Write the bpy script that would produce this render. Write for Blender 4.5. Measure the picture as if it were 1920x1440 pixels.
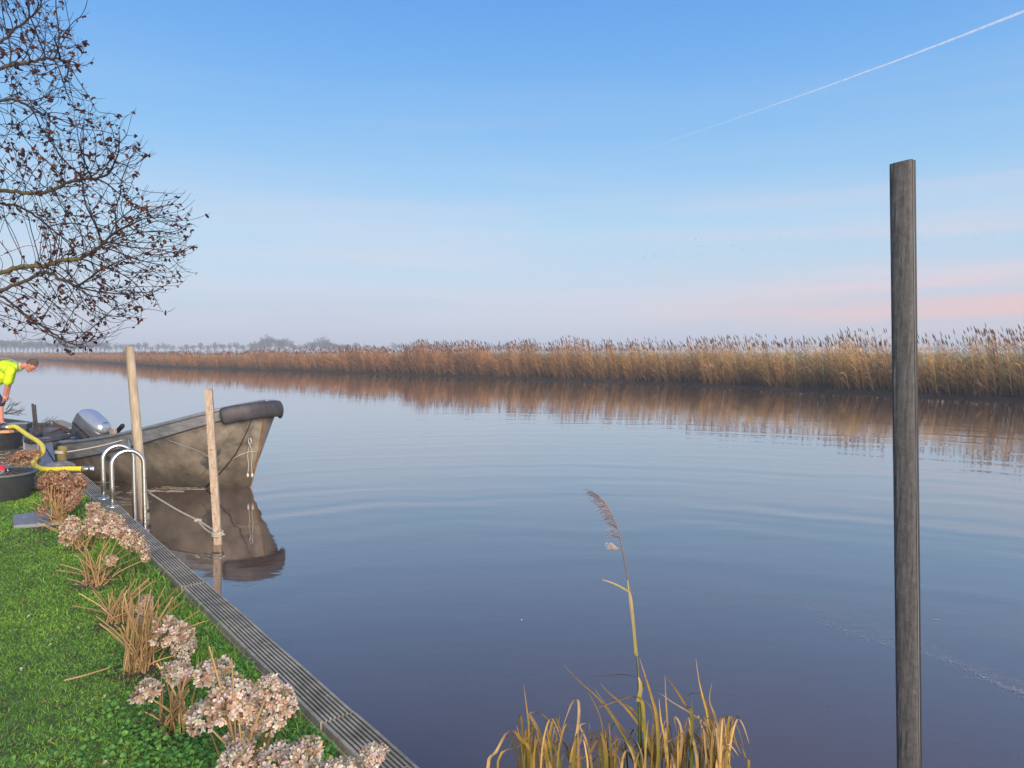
import bpy, bmesh, math, random
import numpy as np
from mathutils import Vector, Matrix, Quaternion, noise
random.seed(7); RNG = np.random.default_rng(7)
for o in list(bpy.data.objects): bpy.data.objects.remove(o)
SC = bpy.context.scene
COL = SC.collection

# ------------------------------------------------------------ camera
HZ = 659.0; FPX = 1340.0; CZ = 2.05
PITCH = math.atan((720 - HZ) / FPX)
cam = bpy.data.cameras.new('camera'); cam.sensor_width = 36; cam.lens = 36 * FPX / 1920
cam.clip_start = 0.05; cam.clip_end = 20000
co = bpy.data.objects.new('camera', cam); COL.objects.link(co)
co.location = (0, 0, CZ); co.rotation_euler = (math.pi / 2 - PITCH, 0, 0)
SC.camera = co

# ------------------------------------------------------------ world
SUN_AZ = math.radians(152)     # behind the camera, to the right
SUN_EL = math.radians(20)
W = bpy.data.worlds.new('World'); SC.world = W; W.use_nodes = True
nt = W.node_tree; N = nt.nodes; L = nt.links; N.clear()
wout = N.new('ShaderNodeOutputWorld')
sky = N.new('ShaderNodeTexSky'); sky.sky_type = 'NISHITA'; sky.sun_disc = False
sky.sun_elevation = SUN_EL; sky.sun_rotation = SUN_AZ
sky.air_density = 1.0; sky.dust_density = 0.6; sky.ozone_density = 1.6
bgs = N.new('ShaderNodeBackground'); bgs.inputs[1].default_value = 0.12
L.new(sky.outputs[0], bgs.inputs[0])
tc = N.new('ShaderNodeTexCoord')
sep = N.new('ShaderNodeSeparateXYZ'); L.new(tc.outputs['Generated'], sep.inputs[0])
def wmath(op, a, b=None, c=None):
    n = N.new('ShaderNodeMath'); n.operation = op
    for i, v in enumerate((a, b, c)):
        if v is None: continue
        if isinstance(v, (int, float)): n.inputs[i].default_value = v
        else: L.new(v, n.inputs[i])
    return n.outputs[0]
def ramp(fac, stops, interp='EASE'):
    r = N.new('ShaderNodeValToRGB'); r.color_ramp.interpolation = interp
    e = r.color_ramp.elements
    while len(e) < len(stops): e.new(0.5)
    for i, (p, c) in enumerate(stops):
        e[i].position = p; e[i].color = (*c, 1)
    L.new(fac, r.inputs[0]); return r.outputs[0]
def srgb(r, g, b):
    f = lambda v: (v / 255 / 12.92) if v <= 10 else ((v / 255 + 0.055) / 1.055) ** 2.4
    return (f(r), f(g), f(b))
zc = wmath('MAXIMUM', sep.outputs[2], 0.0)
grad = ramp(zc, [(0.0, srgb(160, 186, 214)), (0.035, srgb(178, 192, 217)), (0.085, srgb(188, 206, 226)),
                 (0.16, srgb(170, 208, 235)), (0.25, srgb(134, 190, 236)), (0.35, srgb(102, 170, 234)),
                 (0.48, srgb(72, 146, 226)), (1.0, srgb(52, 120, 205))], 'LINEAR')
# azimuth factor towards the afterglow on the right
dotn = wmath('ADD', wmath('MULTIPLY', sep.outputs[0], math.sin(math.radians(58))), wmath('MULTIPLY', sep.outputs[1], math.cos(math.radians(58))))
azf = N.new('ShaderNodeMapRange'); azf.interpolation_type = 'SMOOTHSTEP'
azf.inputs[1].default_value = 0.45; azf.inputs[2].default_value = 1.0; L.new(dotn, azf.inputs[0])
# thin cloud streaks low in the sky
mp = N.new('ShaderNodeMapping'); mp.inputs['Scale'].default_value = (1.6, 1.6, 26); mp.inputs['Location'].default_value = (3.1, 1.7, 0.4)
mp.inputs['Rotation'].default_value = (0.0, 0.05, 0)
L.new(tc.outputs['Generated'], mp.inputs[0])
cn = N.new('ShaderNodeTexNoise'); cn.inputs['Scale'].default_value = 1.0; cn.inputs['Detail'].default_value = 5; cn.inputs['Roughness'].default_value = 0.5
cn.inputs['Distortion'].default_value = 0.4
L.new(mp.outputs[0], cn.inputs[0])
cr = ramp(cn.outputs[0], [(0.40, (0, 0, 0)), (0.68, (1, 1, 1))])
band = ramp(zc, [(0.0, (0.25,) * 3), (0.04, (0.8,) * 3), (0.10, (0.85,) * 3), (0.17, (0.45,) * 3), (0.26, (0.10,) * 3), (0.42, (0, 0, 0))])
cf = wmath('MULTIPLY', wmath('MULTIPLY', cr, band), 0.95)
def wmix(fac, a, b):
    m = N.new('ShaderNodeMix'); m.data_type = 'RGBA'
    if isinstance(fac, float): m.inputs[0].default_value = fac
    else: L.new(fac, m.inputs[0])
    for s, v in ((6, a), (7, b)):
        if isinstance(v, tuple): m.inputs[s].default_value = (*v, 1)
        else: L.new(v, m.inputs[s])
    return m.outputs[2]
cloudcol = wmix(azf.outputs[0], srgb(205, 206, 224), srgb(228, 208, 218))
c1 = wmix(cf, grad, cloudcol)
# pink glow band close to the horizon on the right
pb = ramp(zc, [(0.0, (0.1,) * 3), (0.03, (0.35,) * 3), (0.042, (.9,) * 3), (0.055, (1,) * 3), (0.075, (0.35,) * 3), (0.10, (0.05,) * 3), (0.18, (0, 0, 0))])
pn = ramp(cn.outputs[0], [(0.36, (0.25,) * 3), (0.58, (1, 1, 1))])
pf = wmath('MULTIPLY', wmath('MULTIPLY', wmath('MULTIPLY', pb, pn), wmath('POWER', azf.outputs[0], 2.6)), 1.25)
c2 = wmix(pf, c1, srgb(250, 188, 174))
bgg = N.new('ShaderNodeBackground'); L.new(c2, bgg.inputs[0]); bgg.inputs[1].default_value = 0.75
ms = N.new('ShaderNodeMixShader'); ms.inputs[0].default_value = 0.90
L.new(bgs.outputs[0], ms.inputs[1]); L.new(bgg.outputs[0], ms.inputs[2]); L.new(ms.outputs[0], wout.inputs[0])

sl = bpy.data.lights.new('sun', 'SUN'); sl.energy = 4.9; sl.angle = math.radians(35); sl.color = (1.0, 0.84, 0.66)
so = bpy.data.objects.new('sun', sl); COL.objects.link(so)
sd = Vector((math.sin(SUN_AZ) * math.cos(SUN_EL), math.cos(SUN_AZ) * math.cos(SUN_EL), math.sin(SUN_EL)))
so.rotation_euler = sd.to_track_quat('Z', 'Y').to_euler(); so.location = (20, 5, 20)
SC.view_settings.view_transform = 'Standard'; SC.view_settings.look = 'None'
SC.view_settings.exposure = 0.56; SC.view_settings.gamma = 1.0; SC.view_settings.use_curve_mapping = False
SC.cycles.max_bounces = 8; SC.cycles.volume_bounces = 0; SC.cycles.transparent_max_bounces = 12
SC.cycles.volume_max_steps = 64; SC.cycles.volume_step_rate = 10

# ------------------------------------------------------------ geometry helpers
def ray(px, py):
    c = Vector(((px - 960) / FPX, -(py - 720) / FPX, -1))
    return Matrix.Rotation(math.pi / 2 - PITCH, 3, 'X') @ c
def P(px, py, h=0.0):
    r = ray(px, py); s = (h - CZ) / r.z
    return Vector((r.x * s, r.y * s, h))
def D(px, py, y):
    r = ray(px, py); s = y / r.y
    return Vector((r.x * s, y, CZ + r.z * s))
ZB = 0.50; ZL = 0.45
Q0 = P(785, 1440, ZB); Q1 = P(223, 947, ZB)
E = Vector((Q1.x - Q0.x, Q1.y - Q0.y, 0)).normalized()
NR = Vector((E.y, -E.x, 0))
def LN(t, n, z=ZB):
    v = Vector((Q0.x, Q0.y, 0)) + E * t + NR * n; v.z = z; return v
def tn(p):
    d = Vector((p.x - Q0.x, p.y - Q0.y, 0)); return d.dot(E), d.dot(NR)

def tag(o, label=None, cat=None, group=None, kind=None):
    if label: o['label'] = label
    if cat: o['category'] = cat
    if group: o['group'] = group
    if kind: o['kind'] = kind
    return o
def empty(name, loc=(0, 0, 0), label=None, cat=None, group=None):
    o = bpy.data.objects.new(name, None); o.location = loc; o.empty_display_size = 0.1
    COL.objects.link(o); return tag(o, label, cat, group)
def link(name, me, parent=None):
    o = bpy.data.objects.new(name, me); COL.objects.link(o)
    if parent is not None:
        o.parent = parent; o.matrix_parent_inverse = Matrix.Translation(-Vector(parent.location))
    return o

class MB:
    def __init__(s): s.v = []; s.f = []; s.c = []
    def add(s, vs, fs, col=(1, 1, 1)):
        b = len(s.v); s.v += [tuple(v) for v in vs]; s.f += [tuple(i + b for i in f) for f in fs]
        s.c += (col if isinstance(col, list) else [col] * len(vs)); return s
    def box(s, c, d, R=None, col=(1, 1, 1)):
        c = Vector(c); h = Vector(d) / 2
        vs = []
        for x in (-1, 1):
            for y in (-1, 1):
                for z in (-1, 1):
                    v = Vector((x * h.x, y * h.y, z * h.z))
                    if R is not None: v = R @ v
                    vs.append(c + v)
        return s.add(vs, [(0, 1, 3, 2), (4, 6, 7, 5), (0, 4, 5, 1), (2, 3, 7, 6), (0, 2, 6, 4), (1, 5, 7, 3)], col)
    def tube(s, pts, rad, n=8, caps=True, col=(1, 1, 1), squash=None):
        pts = [Vector(p) for p in pts]; k = len(pts)
        if not hasattr(rad, '__len__'): rad = [rad] * k
        up = Vector((0, 0, 1)); vs = []; cs = []
        t0 = (pts[1] - pts[0]).normalized()
        a = t0.cross(up); a = a.normalized() if a.length > 0.05 else Vector((1, 0, 0))
        for i in range(k):
            t = (pts[min(i + 1, k - 1)] - pts[max(i - 1, 0)]); t = t.normalized() if t.length > 1e-9 else t0
            a = (a - t * a.dot(t)); a = a.normalized() if a.length > 1e-6 else Vector((1, 0, 0))
            b = t.cross(a)
            for j in range(n):
                an = 2 * math.pi * j / n
                sx, sy = squash if squash else (1, 1)
                vs.append(pts[i] + (a * math.cos(an) * sx + b * math.sin(an) * sy) * rad[i])
                cs.append(col[i] if isinstance(col, list) else col)
        fs = [(i * n + j, i * n + (j + 1) % n, (i + 1) * n + (j + 1) % n, (i + 1) * n + j) for i in range(k - 1) for j in range(n)]
        if caps: fs += [tuple(range(n - 1, -1, -1)), tuple((k - 1) * n + j for j in range(n))]
        return s.add(vs, fs, cs)
    def ribbon(s, pts, wid, side, col=(1, 1, 1), fold=0.0):
        pts = [Vector(p) for p in pts]; k = len(pts); vs = []; cs = []
        nv = 3 if fold else 2
        for i in range(k):
            w = wid[i] if hasattr(wid, '__len__') else wid
            t = (pts[min(i + 1, k - 1)] - pts[max(i - 1, 0)]).normalized()
            a = Vector(side); a = a - t * a.dot(t); a = a.normalized() if a.length > 1e-6 else Vector((1, 0, 0))
            nn = t.cross(a)
            c = col[i] if isinstance(col, list) else col
            if fold:
                vs += [pts[i] - a * w / 2, pts[i] + nn * w * fold, pts[i] + a * w / 2]; cs += [c] * 3
            else:
                vs += [pts[i] - a * w / 2, pts[i] + a * w / 2]; cs += [c] * 2
        fs = [(i * nv + j, i * nv + j + 1, (i + 1) * nv + j + 1, (i + 1) * nv + j) for i in range(k - 1) for j in range(nv - 1)]
        return s.add(vs, fs, cs)
    def lathe(s, c, prof, n=24, col=(1, 1, 1)):
        c = Vector(c); vs = []; k = len(prof)
        for r, z in prof:
            for j in range(n):
                a = 2 * math.pi * j / n; vs.append(c + Vector((r * math.cos(a), r * math.sin(a), z)))
        fs = [(i * n + j, i * n + (j + 1) % n, (i + 1) * n + (j + 1) % n, (i + 1) * n + j) for i in range(k - 1) for j in range(n)]
        return s.add(vs, fs, col)
    def sphere(s, c, r, seg=12, rings=8, col=(1, 1, 1), R=None):
        c = Vector(c); r = Vector(r) if hasattr(r, '__len__') else Vector((r, r, r)); vs = []
        for i in range(rings + 1):
            th = math.pi * i / rings
            for j in range(seg):
                ph = 2 * math.pi * j / seg
                v = Vector((r.x * math.sin(th) * math.cos(ph), r.y * math.sin(th) * math.sin(ph), r.z * math.cos(th)))
                vs.append(c + (R @ v if R is not None else v))
        fs = [(i * seg + j, (i + 1) * seg + j, (i + 1) * seg + (j + 1) % seg, i * seg + (j + 1) % seg) for i in range(rings) for j in range(seg)]
        return s.add(vs, fs, col)
    def mesh(s, name, mat, smooth=False):
        me = bpy.data.meshes.new(name); me.from_pydata(s.v, [], s.f); me.materials.append(mat)
        ca = me.color_attributes.new('Col', 'FLOAT_COLOR', 'POINT')
        a = np.ones((len(s.v), 4), np.float32); a[:, :3] = np.array(s.c, np.float32).reshape(-1, 3); ca.data.foreach_set('color', a.ravel())
        if smooth: me.polygons.foreach_set('use_smooth', [True] * len(me.polygons))
        me.update(); return me
    def build(s, name, mat, parent=None, smooth=False):
        return link(name, s.mesh(name, mat, smooth), parent)
def np_mesh(name, V, F, C, mat):
    """V (n,3), F (m,k) all the same size"""
    me = bpy.data.meshes.new(name); k = F.shape[1]
    me.vertices.add(len(V)); me.vertices.foreach_set('co', V.astype(np.float32).ravel())
    me.loops.add(F.size); me.loops.foreach_set('vertex_index', F.astype(np.int32).ravel())
    me.polygons.add(len(F)); me.polygons.foreach_set('loop_start', (np.arange(len(F)) * k).astype(np.int32))
    me.update(calc_edges=True)
    ca = me.color_attributes.new('Col', 'FLOAT_COLOR', 'POINT')
    a = np.ones((len(V), 4), np.float32); a[:, :3] = C; ca.data.foreach_set('color', a.ravel())
    me.materials.append(mat); me.validate(); return me
def smoothpath(pts, k=4):
    pts = [Vector(p) for p in pts]; out = []
    for i in range(len(pts) - 1):
        p0 = pts[max(i - 1, 0)]; p1 = pts[i]; p2 = pts[i + 1]; p3 = pts[min(i + 2, len(pts) - 1)]
        for j in range(k):
            t = j / k
            out.append(0.5 * ((2 * p1) + (p2 - p0) * t + (2 * p0 - 5 * p1 + 4 * p2 - p3) * t * t + (3 * p1 - p0 - 3 * p2 + p3) * t ** 3))
    out.append(pts[-1]); return out

# ------------------------------------------------------------ materials
def mat(name, col=(0.5, 0.5, 0.5), rough=0.7, metal=0.0, var=0.25, scale=6.0, stretch=(1, 1, 1), attr=False,
        bump=0.0, bscale=None, col2=None, spec=0.5, transl=0.0, spots=None, coords='Object', bdist=0.01):
    m = bpy.data.materials.new(name); m.use_nodes = True; t = m.node_tree; n = t.nodes; l = t.links
    b = n['Principled BSDF']; b.inputs['Roughness'].default_value = rough; b.inputs['Metallic'].default_value = metal
    b.inputs['Specular IOR Level'].default_value = spec
    tcn = n.new('ShaderNodeTexCoord'); mpn = n.new('ShaderNodeMapping'); mpn.inputs['Scale'].default_value = stretch
    l.new(tcn.outputs[coords], mpn.inputs[0])
    nz = n.new('ShaderNodeTexNoise'); nz.inputs['Scale'].default_value = scale; nz.inputs['Detail'].default_value = 6; nz.inputs['Roughness'].default_value = 0.65
    l.new(mpn.outputs[0], nz.inputs[0])
    mr = n.new('ShaderNodeMapRange'); mr.inputs[1].default_value = 0.3; mr.inputs[2].default_value = 0.7
    l.new(nz.outputs[0], mr.inputs[0])
    mx = n.new('ShaderNodeMix'); mx.data_type = 'RGBA'; l.new(mr.outputs[0], mx.inputs[0])
    c2 = col2 if col2 else tuple(min(1, c * (1 + var)) for c in col)
    mx.inputs[6].default_value = (*tuple(c * (1 - var) for c in col), 1); mx.inputs[7].default_value = (*c2, 1)
    out = mx.outputs[2]
    if attr:
        at = n.new('ShaderNodeAttribute'); at.attribute_name = 'Col'
        mm = n.new('ShaderNodeMix'); mm.data_type = 'RGBA'; mm.blend_type = 'MULTIPLY'; mm.inputs[0].default_value = 1
        l.new(at.outputs[0], mm.inputs[6]); l.new(out, mm.inputs[7]); out = mm.outputs[2]
    if spots:
        sc_, thr, c3 = spots
        n2 = n.new('ShaderNodeTexNoise'); n2.inputs['Scale'].default_value = sc_; n2.inputs['Detail'].default_value = 4
        l.new(tcn.outputs[coords], n2.inputs[0])
        r2 = n.new('ShaderNodeMapRange'); r2.inputs[1].default_value = thr; r2.inputs[2].default_value = thr + 0.05
        l.new(n2.outputs[0], r2.inputs[0])
        m3 = n.new('ShaderNodeMix'); m3.data_type = 'RGBA'; l.new(r2.outputs[0], m3.inputs[0]); l.new(out, m3.inputs[6]); m3.inputs[7].default_value = (*c3, 1)
        out = m3.outputs[2]
    l.new(out, b.inputs['Base Color'])
    if bump:
        nb = n.new('ShaderNodeTexNoise'); nb.inputs['Scale'].default_value = bscale or scale * 3; nb.inputs['Detail'].default_value = 5
        l.new(mpn.outputs[0], nb.inputs[0])
        bn = n.new('ShaderNodeBump'); bn.inputs['Strength'].default_value = bump; bn.inputs['Distance'].default_value = bdist
        l.new(nb.outputs[0], bn.inputs['Height']); l.new(bn.outputs[0], b.inputs['Normal'])
    if transl:
        tr = n.new('ShaderNodeBsdfTranslucent'); l.new(out, tr.inputs[0])
        mxs = n.new('ShaderNodeMixShader'); mxs.inputs[0].default_value = transl
        l.new(b.outputs[0], mxs.inputs[1]); l.new(tr.outputs[0], mxs.inputs[2]); l.new(mxs.outputs[0], n['Material Output'].inputs[0])
    return m
WHITE = (1, 1, 1)
M_leafy = mat('plant_tint', WHITE, 0.65, var=0.18, scale=30, attr=True, transl=0.3, spec=0.25, col2=WHITE)
M_dry = mat('dry_plant_tint', WHITE, 0.8, var=0.25, scale=40, attr=True, transl=0.15, spec=0.2, col2=WHITE)
M_reed = mat('reed_tint', WHITE, 0.8, var=0.15, scale=1.2, attr=True, transl=0.25, spec=0.2, col2=WHITE)
M_tint = mat('object_tint', WHITE, 0.6, var=0.1, scale=25, attr=True, col2=WHITE)
M_soil = mat('lawn_soil', (0.06, 0.09, 0.025), 0.95, var=0.4, scale=9, bump=0.8, col2=(0.12, 0.20, 0.04))
M_mud = mat('bank_mud', (0.03, 0.022, 0.014), 0.9, var=0.4, scale=3, bump=0.5)
M_field = mat('pasture', (0.16, 0.27, 0.06), 0.95, var=0.25, scale=0.05, bump=0.2)
M_board = mat('weathered_board', (0.30, 0.262, 0.19), 0.85, var=0.45, scale=7, stretch=(1, 1, 1), bump=0.5, bscale=60, attr=True, col2=(0.46, 0.405, 0.30), spots=(34, 0.68, (0.40, 0.39, 0.33)))
M_grey_post = mat('dark_weathered_wood', (0.032, 0.029, 0.029), 0.75, var=0.45, scale=34, stretch=(1, 1, 0.6), bump=0.9, bscale=60, col2=(0.10, 0.096, 0.092), spots=(70, 0.70, (0.24, 0.25, 0.24)))
M_pile = mat('worn_pile', (0.050, 0.047, 0.048), 0.7, var=0.2, scale=55, stretch=(1.0, 1.0, 0.7), bump=0.16, bscale=160, col2=(0.092, 0.088, 0.088), spots=(140, 0.71, (0.28, 0.29, 0.28)))
M_pole = mat('stripped_pole_wood', (0.36, 0.28, 0.19), 0.8, var=0.25, scale=9, stretch=(3, 3, 0.5), bump=0.4, bscale=20, col2=(0.46, 0.38, 0.28))
M_plank = mat('planed_post_wood', (0.38, 0.265, 0.18), 0.8, var=0.3, scale=12, stretch=(3, 3, 0.8), bump=0.4, bscale=20, col2=(0.48, 0.38, 0.29), spots=(38, 0.60, (0.21, 0.14, 0.10)))
M_steel = mat('stainless_steel', (0.74, 0.69, 0.61), 0.36, metal=1.0, var=0.08, scale=10)
M_alu = mat('painted_grey_metal', (0.21, 0.215, 0.235), 0.5, metal=0.3, var=0.2, scale=5, stretch=(1, 1, 3), col2=(0.34, 0.345, 0.36), bump=0.1, spots=(9, 0.70, (0.21, 0.16, 0.12)))
M_rail = mat('grey_rail', (0.25, 0.26, 0.28), 0.45, metal=0.4, var=0.2, scale=8)
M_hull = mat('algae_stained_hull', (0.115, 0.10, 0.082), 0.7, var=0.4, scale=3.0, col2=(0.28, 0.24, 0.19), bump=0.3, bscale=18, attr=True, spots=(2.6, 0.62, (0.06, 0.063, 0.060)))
M_hullin = mat('boat_inside', (0.05, 0.04, 0.042), 0.7, var=0.3, scale=5)
M_rubber = mat('black_rubber', (0.035, 0.032, 0.036), 0.6, var=0.3, scale=12, bump=0.2, col2=(0.06, 0.055, 0.06))
M_tub = mat('black_plastic_tub', (0.03, 0.034, 0.038), 0.45, var=0.35, scale=9, spots=(30, 0.69, (0.10, 0.10, 0.09)))
M_rope = mat('pale_rope', (0.42, 0.38, 0.31), 0.9, var=0.25, scale=60)
M_hose = mat('yellow_hose', (0.78, 0.62, 0.03), 0.4, var=0.12, scale=9, spots=(14, 0.68, (0.42, 0.33, 0.08)))
M_bark = mat('bark', (0.042, 0.030, 0.026), 0.9, var=0.3, scale=12, bump=0.4, attr=True, col2=WHITE)
M_bark = mat('bark', WHITE, 0.9, var=0.35, scale=14, bump=0.5, attr=True, col2=WHITE)
M_slab = mat('stone_slab', (0.20, 0.21, 0.23), 0.8, var=0.15, scale=18, bump=0.2)
M_cowl = mat('silver_cowl', (0.50, 0.52, 0.56), 0.22, metal=0.55, var=0.05, scale=8)
M_cowl2 = mat('dark_silver_cowl', (0.14, 0.145, 0.16), 0.35, metal=0.4, var=0.1, scale=8)
M_post_green = mat('mossy_post', (0.13, 0.115, 0.03), 0.9, var=0.3, scale=10, col2=(0.26, 0.20, 0.08), bump=0.5)
M_skin = mat('skin', (0.56, 0.23, 0.16), 0.55, var=0.12, scale=12)
M_hiviz = mat('hi_vis_cloth', (0.62, 0.86, 0.01), 0.75, var=0.2, scale=9, bump=1.0, bscale=7, bdist=.06)
M_navy = mat('navy_cloth', (0.02, 0.028, 0.06), 0.85, var=0.3, scale=12)
M_hair = mat('brown_hair', (0.10, 0.065, 0.048), 0.8, var=0.35, scale=50, bump=0.6)
M_blade = mat('spotted_dry_blade', WHITE, 0.7, var=0.35, scale=22, stretch=(1, 1, 1), attr=True, transl=0.25, spec=0.2, col2=WHITE, spots=(95, 0.66, (0.22, 0.11, 0.045)))
M_greyband = mat('reflective_grey', (0.30, 0.33, 0.25), 0.5, var=0.1)
M_sheet = mat('ribbed_grey_sheet', (0.25, 0.26, 0.30), 0.5, metal=0.3, var=0.15, scale=10)
M_pole2 = mat('worn_plank', (0.16, 0.13, 0.10), 0.85, var=0.3, scale=7, stretch=(3, .6, 3), col2=(0.26, 0.22, 0.18))
M_float = mat('floating_bits', WHITE, 0.9, var=0.3, scale=10, attr=True, col2=WHITE)

# ------------------------------------------------------------ water
def make_water():
    m = bpy.data.materials.new('canal_water'); m.use_nodes = True; t = m.node_tree; n = t.nodes; l = t.links
    b = n['Principled BSDF']; b.inputs['Base Color'].default_value = (0.105, 0.080, 0.068, 1)
    b.inputs['Roughness'].default_value = 0.02; b.inputs['IOR'].default_value = 1.9; b.inputs['Specular IOR Level'].default_value = 0.5
    g = n.new('ShaderNodeNewGeometry')
    sp = n.new('ShaderNodeSeparateXYZ'); l.new(g.outputs['Position'], sp.inputs[0])
    def mt(op, a, b_=None):
        q = n.new('ShaderNodeMath'); q.operation = op
        for i, v in enumerate((a, b_)):
            if v is None: continue
            if isinstance(v, (int, float)): q.inputs[i].default_value = v
            else: l.new(v, q.inputs[i])
        return q.outputs[0]
    # fine ripple
    mp1 = n.new('ShaderNodeMapping'); mp1.inputs['Scale'].default_value = (1.0, 2.2, 1); mp1.inputs['Rotation'].default_value = (0, 0, 0.25); l.new(g.outputs['Position'], mp1.inputs[0])
    n1 = n.new('ShaderNodeTexNoise'); n1.inputs['Scale'].default_value = 2.6; n1.inputs['Detail'].default_value = 3; n1.inputs['Roughness'].default_value = 0.5; l.new(mp1.outputs[0], n1.inputs[0])
    n2 = n.new('ShaderNodeTexNoise'); n2.inputs['Scale'].default_value = 0.35; n2.inputs['Detail'].default_value = 2; l.new(mp1.outputs[0], n2.inputs[0])
    n3 = n.new('ShaderNodeTexNoise'); n3.inputs['Scale'].default_value = 13; n3.inputs['Detail'].default_value = 3; l.new(mp1.outputs[0], n3.inputs[0])
    # rings spreading from the near bank
    nd = n.new('ShaderNodeTexNoise'); nd.inputs['Scale'].default_value = 0.35; nd.inputs['Detail'].default_value = 2; l.new(g.outputs['Position'], nd.inputs[0])
    dx = mt('SUBTRACT', sp.outputs[0], 0.8); dy = mt('SUBTRACT', sp.outputs[1], 1.6)
    r = mt('SQRT', mt('ADD', mt('MULTIPLY', dx, dx), mt('MULTIPLY', dy, dy)))
    rr = mt('ADD', r, mt('MULTIPLY', nd.outputs[0], 1.6))
    w1 = mt('SINE', mt('MULTIPLY', rr, 9.5)); w2 = mt('SINE', mt('MULTIPLY', rr, 5.3))
    env = n.new('ShaderNodeMapRange'); env.interpolation_type = 'SMOOTHSTEP'; env.inputs[1].default_value = 2.5; env.inputs[2].default_value = 7.0; l.new(r, env.inputs[0])
    en2 = n.new('ShaderNodeMapRange'); en2.interpolation_type = 'SMOOTHSTEP'; en2.inputs[1].default_value = 32; en2.inputs[2].default_value = 12; l.new(r, en2.inputs[0])
    pm = n.new('ShaderNodeMapRange'); pm.inputs[1].default_value = 0.4; pm.inputs[2].default_value = 0.65; l.new(n2.outputs[0], pm.inputs[0])
    wv = mt('MULTIPLY', mt('ADD', mt('MULTIPLY', w1, 0.6), w2), mt('MULTIPLY', env.outputs[0], en2.outputs[0]))
    wv = mt('MULTIPLY', wv, mt('ADD', mt('MULTIPLY', pm.outputs[0], 0.8), 0.2))
    h = mt('ADD', mt('ADD', mt('MULTIPLY', wv, 0.0014), mt('ADD', mt('MULTIPLY', n1.outputs[0], 0.0012), mt('MULTIPLY', n3.outputs[0], 0.00016))), mt('MULTIPLY', n2.outputs[0], 0.003))
    df = n.new('ShaderNodeBsdfDiffuse'); df.inputs[0].default_value = (0.112, 0.071, 0.052, 1)
    gl = n.new('ShaderNodeBsdfGlossy'); gl.inputs[0].default_value = (1, 1, 1, 1); gl.inputs['Roughness'].default_value = 0.004
    lw = n.new('ShaderNodeLayerWeight'); lw.inputs[0].default_value = 0.5
    fr = mt('ADD', mt('MULTIPLY', mt('POWER', lw.outputs['Facing'], 3.15), 0.97), 0.02)
    mxs = n.new('ShaderNodeMixShader'); l.new(fr, mxs.inputs[0]); l.new(df.outputs[0], mxs.inputs[1]); l.new(gl.outputs[0], mxs.inputs[2]); l.new(mxs.outputs[0], n['Material Output'].inputs[0])
    bp = n.new('ShaderNodeBump'); bp.inputs['Strength'].default_value = 1.0; bp.inputs['Distance'].default_value = 1.0
    l.new(h, bp.inputs['Height']); l.new(bp.outputs[0], gl.inputs['Normal']); l.new(bp.outputs[0], lw.inputs['Normal'])
    # pale drifting scum trails: slight colour change
    return m
M_water = make_water()
mb = MB(); mb.add([(-3000, -60, 0), (400, -60, 0), (400, 3000, 0), (-3000, 3000, 0)], [(0, 1, 2, 3)])
tag(mb.build('water', M_water), kind='structure')

# ------------------------------------------------------------ far bank
SHORE_PX = [(60, 673.5), (200, 681), (300, 688), (460, 693), (620, 698), (900, 708), (1200, 718), (1500, 731), (1700, 741), (1920, 752)]
sh = [P(x, y, 0) for x, y in SHORE_PX]
d0 = (sh[-1] - sh[-2]).normalized()
sh = [sh[0] + Vector((-260, 140, 0)), sh[0] + Vector((-90, 62, 0))] + sh + [sh[-1] + d0 * 8, sh[-1] + d0 * 22]
SH_H = [1.6, 1.6, 1.55, 1.75, 1.9, 2.0, 2.3, 2.6, 2.65, 2.85, 2.95, 2.95, 2.95, 2.95]
def shore_pts(step=1.0):
    out = []
    for i in range(len(sh) - 1):
        a, b = sh[i], sh[i + 1]; ln = (b - a).length; k = max(1, int(ln / step))
        for j in range(k):
            f = j / k; out.append((a.lerp(b, f), SH_H[i] * (1 - f) + SH_H[i + 1] * f))
    out.append((sh[-1], SH_H[-1])); return out
SP = shore_pts(1.5)
rows = []
for i, (p, hh) in enumerate(SP):
    a = SP[max(i - 3, 0)][0]; b = SP[min(i + 3, len(SP) - 1)][0]; t = (b - a).normalized()
    nr = Vector((-t.y, t.x, 0)); nr = nr if nr.y > 0 else -nr
    w = noise.noise(p * 0.6) * 0.25
    rows.append([p + nr * (w - 0.1) + Vector((0, 0, -0.3)), p + nr * (w + 0.05) + Vector((0, 0, 0.10 + 0.04 * noise.noise(p * 2))), p + nr * (w + 0.5) + Vector((0, 0, 0.2)), p + nr * 5.0 + Vector((0, 0, 0.35))])
vs = [v for r in rows for v in r]; fs = [(i * 4 + j, (i + 1) * 4 + j, (i + 1) * 4 + j + 1, i * 4 + j + 1) for i in range(len(rows) - 1) for j in range(3)]
tag(MB().add(vs, fs).build('far_bank', M_mud), kind='structure')
vs = []
for i, r in enumerate(rows):
    p = r[3].copy(); p.z = 0.345; q = p.normalized() * 4000; q.z = 0.345
    if i == 0: q = Vector((-4000, 900, 0.345))
    if i == len(rows) - 1: q = Vector((4000, 100, 0.345))
    mid = p + (q - p) * 0.05
    vs += [p, mid, q]
fs = [(i * 3 + j, (i + 1) * 3 + j, (i + 1) * 3 + j + 1, i * 3 + j + 1) for i in range(len(rows) - 1) for j in range(2)]
tag(MB().add(vs, fs).build('field', M_field), kind='structure')

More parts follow.
